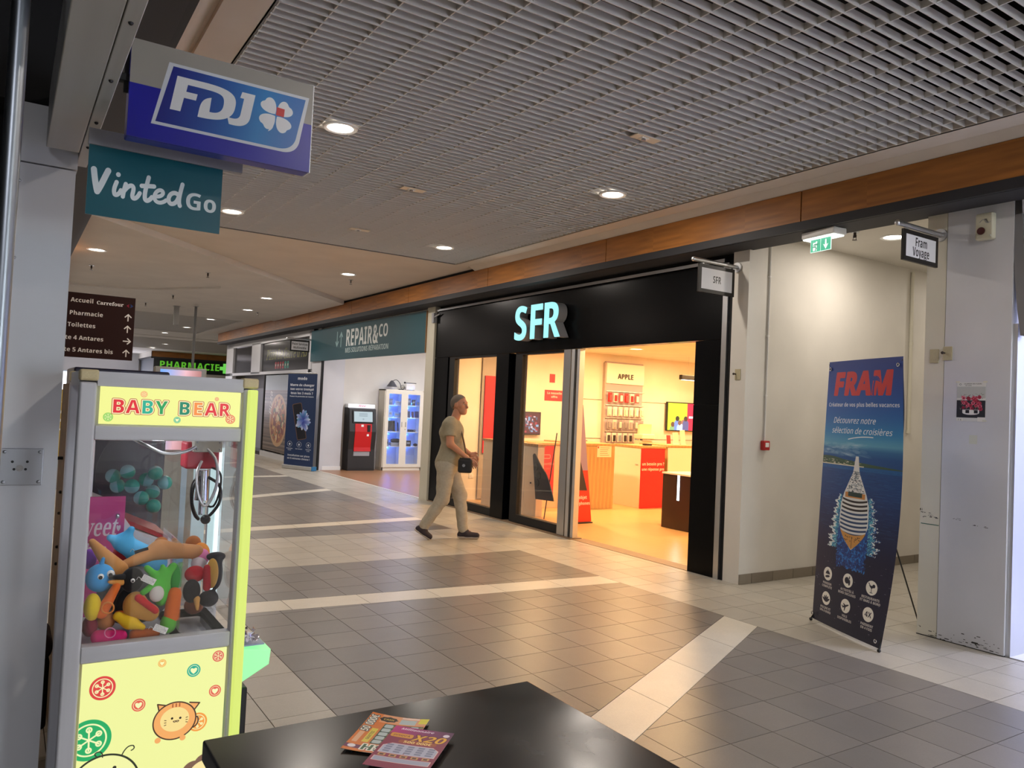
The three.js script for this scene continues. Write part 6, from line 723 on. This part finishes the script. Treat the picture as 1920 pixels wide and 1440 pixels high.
// ================= PEOPLE =================
function person(label, pos, turn, J, look) {
  const o = thing('person', label, 'person', pos, turn);
  const L = (a, b, r0, r1, g = 0) => cap(...J[a], ...J[b], r0 + g, (r1 ?? r0) + g);
  const torso = (g, k = .07) => blend(k, cap(...J.pelvisR, ...J.pelvisL, .125 + g), cap(...J.belly, J.belly[0], J.belly[1] + .06, 0, .142 + g, .135 + g), cap(J.chest[0], J.chest[1], -.07, J.chest[0], J.chest[1], .07, .125 + g), cap(...J.shR, ...J.shL, .065 + g));
  const legs = g => ['R', 'L'].map(s => blend(.04, L('hip' + s, 'knee' + s, .092, .062, g), L('knee' + s, 'ank' + s, .06, .042, g)));
  const arms = g => ['R', 'L'].map(s => blend(.025, L('sh' + s, 'elb' + s, .056, .043, g), L('elb' + s, 'wri' + s, .042, .028, g)));
  const feet = ['R', 'L'].map(s => cap(...J['heel' + s], ...J['toe' + s], .04, .034));
  const neck = cap(J.neck[0], J.neck[1] - .06, 0, ...J.head, .056, .05);
  const body = blend(.03, torso(0), ...legs(0), ...arms(0), ...feet, neck);
  const lo = [-.5, 0, -.34], hi = [.45, 1.62, .34];
  const geos = [nets(body, lo, hi, .011)];
  // head, turned by look
  const [hx, hy, hz] = J.head, c = Math.cos(look), s = Math.sin(look), loc = f => (x, y, z) => { const dx = x - hx, dz = z - hz; return f(dx * c + dz * s, y - hy, -dx * s + dz * c); };
  const W = (x, y, z) => [hx + x * c - z * s, hy + y, hz + x * s + z * c];
  const face = blend(.02, ell(-.012, .022, 0, .098, .098, .078), ell(.03, -.05, 0, .062, .066, .056), cap(.062, -.088, -.012, .062, -.088, .012, .026), cap(.086, .012, 0, .106, -.024, 0, .01, .014), cap(.07, -.062, -.02, .07, -.062, .02, .014), cap(.078, .032, -.03, .078, .032, .03, .012), ell(-.01, 0, .078, .018, .032, .012), ell(-.01, 0, -.078, .018, .032, .012), cap(.05, -.01, .045, .05, -.01, .045, .022), cap(.05, -.01, -.045, .05, -.01, -.045, .022));
  geos.push(nets(loc(face), [hx - .15, hy - .15, hz - .15], [hx + .15, hy + .15, hz + .15], .0045));
  // hands with separate fingers
  for (const sd of ['R', 'L']) { const w = V(...J['wri' + sd]), h = V(...J['hand' + sd]), d = h.clone().sub(w).normalize(), side = V(0, 0, 1).cross(d).normalize(), out = d.clone().cross(side).normalize(); const fs = [cap(...w.toArray(), ...w.clone().addScaledVector(d, .035).toArray(), .026), cap(...w.clone().addScaledVector(d, .03).addScaledVector(side, .02).toArray(), ...w.clone().addScaledVector(d, .085).addScaledVector(side, .028).toArray(), .015), cap(...w.clone().addScaledVector(d, .03).addScaledVector(side, -.02).toArray(), ...w.clone().addScaledVector(d, .08).addScaledVector(side, -.028).toArray(), .015), cap(...w.clone().addScaledVector(d, .04).toArray(), ...w.clone().addScaledVector(d, .088).toArray(), .019)];
    let f = blend(.015, ...fs); for (let k = 0; k < 4; k++) { const b = w.clone().addScaledVector(d, .085).addScaledVector(side, .03 - k * .02), len = [.036, .042, .04, .03][k], m = b.clone().addScaledVector(d, len).addScaledVector(side, -.004).addScaledVector(out, .006), e = m.clone().addScaledVector(d, len * .7).addScaledVector(side, -.014).addScaledVector(out, .014); const g1 = blend(.006, cap(...b.toArray(), ...m.toArray(), .009, .0085), cap(...m.toArray(), ...e.toArray(), .0085, .007)), p = f; f = (x, y, z) => smin(p(x, y, z), g1(x, y, z), .006); }
    { const b = w.clone().addScaledVector(d, .03).addScaledVector(side, .026), m = b.clone().addScaledVector(d, .03).addScaledVector(side, .028), e = m.clone().addScaledVector(d, .03).addScaledVector(side, .004), g1 = blend(.008, cap(...b.toArray(), ...m.toArray(), .013, .011), cap(...m.toArray(), ...e.toArray(), .011, .008)), p = f; f = (x, y, z) => smin(p(x, y, z), g1(x, y, z), .008); }
    const ctr = w.clone().addScaledVector(d, .08); geos.push(nets(f, [ctr.x - .13, ctr.y - .13, ctr.z - .09], [ctr.x + .13, ctr.y + .13, ctr.z + .09], .0045)); }
  part('body', mergeGeometries(geos.map(clean)), mat(J.skin, .55), o);
  for (const e of [1, -1]) { part('eye', new THREE.SphereGeometry(.0095, 12, 10).translate(...W(.076, .01, e * .034)), mat(0xd8cfc4, .4), o); part('iris', new THREE.SphereGeometry(.0055, 10, 8).translate(...W(.0825, .01, e * .035)), mat(0x2a1c14, .2), o); part('eyebrow', rod(W(.088, .036, e * .014), W(.078, .036, e * .046), .0045, 6), mat(J.hair, .9), o); }
  part('mouth', rod(W(.083, -.058, -.02), W(.083, -.058, .02), .0045, 6), mat(0x8a4a40, .6), o);
  const hairF = (x, y, z) => Math.max(ell(-.016, .024, 0, .108, .108, .087)(x, y, z), -(y - (.03 + 1.1 * x)) * .65);
  part('hair', nets(loc(hairF), [hx - .16, hy - .12, hz - .16], [hx + .16, hy + .18, hz + .16], .0055), mat(J.hair, .9), o);
  // clothes
  const wr = (x, y, z) => .0035 * Math.sin(46 * y + 14 * x + 5 * Math.sin(9 * z)) + .0025 * Math.sin(30 * x - 22 * y);
  const sleeves = ['R', 'L'].map(q => { const a = V(...J['sh' + q]), b = V(...J['elb' + q]), d = b.clone().sub(a).normalize(), cut = a.clone().lerp(b, J.sleeve), f = cap(...J['sh' + q], ...(J.sleeve > 1 ? J['elb' + q] : b.toArray()), .07, .066), f2 = J.sleeve > 1 ? blend(.02, f, cap(...J['elb' + q], ...J['wri' + q], .056, .044)) : f; return J.sleeve > 1 ? f2 : (x, y, z) => Math.max(f(x, y, z), (x - cut.x) * d.x + (y - cut.y) * d.y + (z - cut.z) * d.z); });
  const shirtT = torso(.02), collar = ell(J.neck[0] + .02, J.neck[1] + .05, 0, .075, .065, .075);
  const shirt = (x, y, z) => { let f = shirtT(x, y, z); f = smin(f, sleeves[0](x, y, z), .03); f = smin(f, sleeves[1](x, y, z), .03); f += wr(x, y, z); return Math.max(f, J.hem - y - .02 * Math.sin(7 * x), -collar(x, y, z)); };
  part('shirt', nets(shirt, [-.34, J.hem - .03, -.34], [.36, 1.56, .34], .009), mat(J.shirt, .9, { map: T.fleck }), o);
  const tl = legs(.02), tp = cap(...J.pelvisR, ...J.pelvisL, .138); const trou = (x, y, z) => Math.max(smin(smin(tl[0](x, y, z), tl[1](x, y, z), .02), tp(x, y, z), .06) + .8 * wr(x, y, z), y - J.hem - .06);
  part('trousers', nets(trou, [-.45, .04, -.28], [.36, J.hem + .1, .28], .01), mat(J.trousers, .9, { map: T.fleck }), o);
  for (const q of ['R', 'L']) { const h = J['heel' + q], t = J['toe' + q], a = J['ank' + q], d = V(t[0] - h[0], t[1] - h[1], t[2] - h[2]).normalize(), n = V(0, 0, 1).cross(d).normalize();
    const up = blend(.03, cap(...h, ...t, .046, .036), cap(h[0] * .6 + t[0] * .4, h[1] * .6 + t[1] * .4, h[2], ...a, .045, .05)), base = (x, y, z) => ((x - h[0]) * n.x + (y - h[1]) * n.y); const topc = V(...a).addScaledVector(n, .012);
    const sh = part('shoe', nets((x, y, z) => Math.max(up(x, y, z), -base(x, y, z) - .02, ((x - topc.x) * n.x + (y - topc.y) * n.y) - .0), [Math.min(h[0], t[0], a[0]) - .07, Math.min(h[1], t[1]) - .07, h[2] - .07], [Math.max(h[0], t[0], a[0]) + .07, a[1] + .07, h[2] + .07], .006), mat(J.shoe, .7), o);
    const so = cap(...h, ...t, .052, .042); part('sole', nets((x, y, z) => Math.max(so(x, y, z), base(x, y, z) + .016, -base(x, y, z) - .038), [Math.min(h[0], t[0]) - .08, Math.min(h[1], t[1]) - .08, h[2] - .07], [Math.max(h[0], t[0]) + .08, Math.max(h[1], t[1]) + .06, h[2] + .07], .006), mat(J.sole, .7), sh);
    const mid = V(...h).lerp(V(...t), .58), pts = []; for (let k = 0; k < 4; k++) { const p = mid.clone().addScaledVector(d, -.016 * k).addScaledVector(n, .046 + .006 * k); pts.push(rod([p.x, p.y, p.z - .022], [p.x - d.x * .01, p.y - d.y * .01, p.z + .022], .004, 6)); } part('laces', pts, mat(J.lace, .8), sh); }
  return o;
}
person('grey haired man in beige T-shirt and pale trousers walking past the windows', [-8.368, 0, 1.493], .9936, {
  skin: 0xb98062, hair: 0x6a6056, shirt: 0xa79d84, trousers: 0xbab09c, shoe: 0x2a2028, sole: 0xb9aca0, lace: 0x8a2c34, sleeve: .62, hem: .9,
  head: [.062, 1.632, 0], neck: [.005, 1.5, 0], shR: [-.035, 1.405, .175], shL: [-.02, 1.405, -.175], chest: [-.02, 1.29, 0], belly: [.0, 1.04, 0], pelvisR: [-.055, .92, .055], pelvisL: [-.055, .92, -.055],
  elbR: [-.015, 1.165, .235], wriR: [.195, 1.005, .215], handR: [.3, .925, .2], elbL: [.01, 1.16, -.225], wriL: [.2, 1.04, -.12], handL: [.28, .99, -.09],
  hipR: [-.06, .88, .085], kneeR: [-.085, .5, .09], ankR: [-.29, .165, .09], heelR: [-.352, .118, .09], toeR: [-.222, .036, .09],
  hipL: [-.04, .88, -.085], kneeL: [.11, .53, -.08], ankL: [.165, .125, -.08], heelL: [.145, .05, -.08], toeL: [.338, .046, -.08],
}, .45);
{ // shoulder bag
  const o = thing('shoulder_bag', 'small black shoulder bag with tan strap worn by the walking man', 'bag', [-8.368, 0, 1.493], .9936);
  part('pouch', rb(.17, .17, .07, .03, .175, .915, .238), mat(0x17161a, .6), o); part('flap', rb(.13, .05, .03, .01, .17, .985, .24), mat(0x2a2826, .6), o); part('badge', new THREE.CylinderGeometry(.018, .018, .006, 14).rotateX(toX).translate(.16, .92, .276), M.steel, o);
  part('strap', tube([[-.06, 1.46, .02], [.0, 1.47, .1], [.085, 1.36, .125], [.14, 1.2, .15], [.175, 1.05, .19], [.18, .99, .225]], .011, 30, 6), mat(0x6b5b44, .8), o);
}
person('shop assistant in black clothes half hidden behind the black pier', [-7.15, 0, -2.95], 2.5, {
  skin: 0xc08a6c, hair: 0x201a18, shirt: 0x15151a, trousers: 0x1a1a22, shoe: 0x141414, sole: 0x2a2a2a, lace: 0x141414, sleeve: 2, hem: .9,
  head: [.05, 1.6, 0], neck: [.0, 1.47, 0], shR: [-.02, 1.37, .17], shL: [-.02, 1.37, -.17], chest: [-.02, 1.26, 0], belly: [.0, 1.03, 0], pelvisR: [-.04, .91, .055], pelvisL: [-.04, .91, -.055],
  elbR: [.12, 1.12, .22], wriR: [.32, .95, .2], handR: [.42, .88, .19], elbL: [.02, 1.1, -.22], wriL: [.2, .96, -.2], handL: [.3, .9, -.19],
  hipR: [-.04, .87, .085], kneeR: [-.02, .48, .09], ankR: [-.03, .1, .09], heelR: [-.05, .045, .09], toeR: [.13, .045, .09], hipL: [-.04, .87, -.085], kneeL: [-.01, .48, -.09], ankL: [-.03, .1, -.09], heelL: [-.05, .045, -.09], toeL: [.13, .045, -.09],
}, 0);
// ================= FAR END OF THE HALL =================
{
  const o = structGroup('wall_pharmacy', 'pharmacy block with orange fascia at the far end of the hall');
  for (let i = 0; i < 4; i++) part(i ? `panel_00${i}` : 'panel', muv(span(-41.53, -41.5, 3.384, 3.65, .22 - (i + 1) * 1.3 + .01, .22 - i * 1.3)), M.orangeWood, o);
  part('side_fascia', span(-46, -41.5, 3.384, 3.65, .19, .22), M.wallWhite, o); part('lip', span(-46, -41.49, 3.30, 3.384, -9, .23), M.darkLip, o); part('sign_band', span(-41.6, -41.52, 2.66, 3.30, -9, .1), mat(0x0e1418, .5), o); part('front', span(-41.8, -41.6, 0, 2.66, -9, .1), M.wallWhite, o); part('pale_counter_panel', span(-41.6, -41.55, .9, 2.3, -8.5, -.4), mat(0xdfe6e0, .4), o); part('side_wall', span(-46, -41.6, 0, 3.3, -.05, .1), mat(0x6b7078, .5), o);  // the counter panel is plain pale colour without glow
  let px = 0; [...'PHARMACIE'].forEach((ch, i) => { const lw = font.data.glyphs[ch].ha / font.data.resolution * .34 * 1.06; const zz = -.14 - px; px += lw; const l = thing('neon_letter', `green glowing letter of the distant pharmacy sign, ${['first', 'second', 'third', 'fourth', 'fifth', 'sixth', 'seventh', 'eighth', 'ninth'][i]} from the corner`, 'letter', [-41.5, 2.86, zz], toX, 'letters of the pharmacy sign'); part('light_letter', new TextGeometry(ch, { font, size: .34, depth: .03, curveSegments: 4 }), glow(0x70d838, .28, 0x224410), l); });
  const c = thing('pharmacy_cross', 'green glowing cross of the distant pharmacy', 'sign', [-41.46, 3.0, -3.25]); part('light_cross', [rb(.06, .5, .18, .01), rb(.061, .18, .5, .01)], glow(0x7ae860, .4, 0x224410), c); part('mount', bx(.04, .1, .1, -.04, 0, 0), M.darkPlastic, c);
  // bright shop windows far left
  const shop = structGroup('wall_farshop', 'bright glazed shop far down the hall'); part('frame', [span(-45.9, -45.8, 2.55, 3.66, .2, 5.8), span(-45.9, -45.8, 0, 2.55, .2, .3), span(-45.9, -45.8, 0, 2.55, 2.6, 2.7), span(-45.9, -45.8, 0, 2.55, 5.4, 5.8)], M.panelCool, shop);
  const scr = canvasTex(512, 256, (g, w, h) => { g.fillStyle = '#eef0fa'; g.fillRect(0, 0, w, h); g.fillStyle = '#f4c0cc'; g.fillRect(0, 0, 90, h); g.fillRect(300, 120, 120, 136); g.fillStyle = '#8fb6d8'; g.fillRect(110, 0, 110, 130); g.fillStyle = '#4a5a70'; g.fillRect(236, 40, 50, 100); for (let i = 0; i < 30; i++) { g.fillStyle = ['#c9d2e4', '#f0d8e0', '#a8b4c8'][i % 3]; g.fillRect(rnd(0, w), rnd(60, h), rnd(10, 40), rnd(8, 40)); } });
  for (const [z0, z1, k] of [[.3, 2.6, 1], [2.7, 5.4, 2]]) { const d = thing('lit_window', k === 1 ? 'lit pink and blue shop window far down the hall' : 'lit white shop window beside the kiosk pillar far off', 'window', [-45.85, 1.35, (z0 + z1) / 2]); part('light_window', sheet(z1 - z0, 2.3, .02).rotateY(toX), lit(scr, 1.3), d); part('sill', bx(.1, .04, z1 - z0, .03, -1.17, 0), M.panelCool, d); area(.05, 0, 0, 3, 0, 0, 2.2, 2.2, 0xf0f0ff, 3, d); }
  // display islands in the far hall
  const cafe = thing('sales_island', 'low white sales island far down the hall', 'counter', [-33, 0, 2.0]); part('body', rb(1.4, 1.0, 2.4, .05, 0, .5, 0), mat(0xe8e4e8, .4), cafe); part('worktop', rb(1.5, .05, 2.5, .01, 0, 1.03, 0), M.oak, cafe);
  const y = thing('yellow_stand', 'yellow advertising stand seen in the gap beside the kiosk pillar', 'stand', [-14.5, 0, 5.28]); const yt = canvasTex(128, 384, (g, w, h) => { g.fillStyle = '#c9a92c'; g.fillRect(0, 0, w, h); txt(g, 'TABAC', 64, 60, 34, '#f4efe0'); disc(g, 64, 150, 34, '#f4efe0'); disc(g, 64, 150, 20, '#c9a92c'); g.fillStyle = '#f4efe0'; g.fillRect(20, 220, 88, 10); }); part('printed_face', sheet(.5, 1.1, .03).rotateY(toX).translate(0, 1.05, 0), print(yt, .5), y); part('base', rb(.3, .5, .5, .02, -.05, .25, 0), M.greyPaint, y);
}
{ const o = thing('stool', 'dark brown leather stool in the gap between pillar and claw machine', 'stool', [-3.95, 0, 6.02]); part('cushion', rb(.3, .12, .3, .05, 0, .52, 0), mat(0x2e1812, .5), o); for (const [x, z] of [[-.11, -.11], [.11, -.11], [-.11, .11], [.11, .11]]) part('leg', rod([x, 0, z], [x * .9, .48, z * .9], .014, 8), M.darkPlastic, o); part('skirt', rb(.28, .3, .28, .02, 0, .33, 0), mat(0x1c100c, .7), o); }
// electrical plate on the pillar
{ const o = thing('metal_plate', 'square grey metal switch plate screwed to the kiosk pillar', 'plate', [-3.198, 1.337, 6.038]); part('plate', rb(.006, .128, .128, .004, .002, 0, 0), mat(0xb9bcc2, .3, { metalness: .7 }), o); for (const [y, z] of [[.052, .052], [.052, -.052], [-.052, .052], [-.052, -.052]]) part('screw', sph(.006, .005, y, z, 8), M.steel, o); part('socket_hole', [[.018, .028], [.018, -.016], [-.008, .022], [-.008, -.012], [-.002, .006]].map(([y, z]) => new THREE.CylinderGeometry(.0045, .0045, .004, 10).rotateZ(toX).translate(.005, y, z)), M.darkPlastic, o); part('key_cylinder', new THREE.CylinderGeometry(.011, .011, .01, 14).rotateZ(toX).translate(.006, -.004, .006), M.chrome, o); }
scene.traverse(o => { if (o.isMesh) { o.castShadow = o.receiveShadow = true; } });
renderer.render(scene, camera);
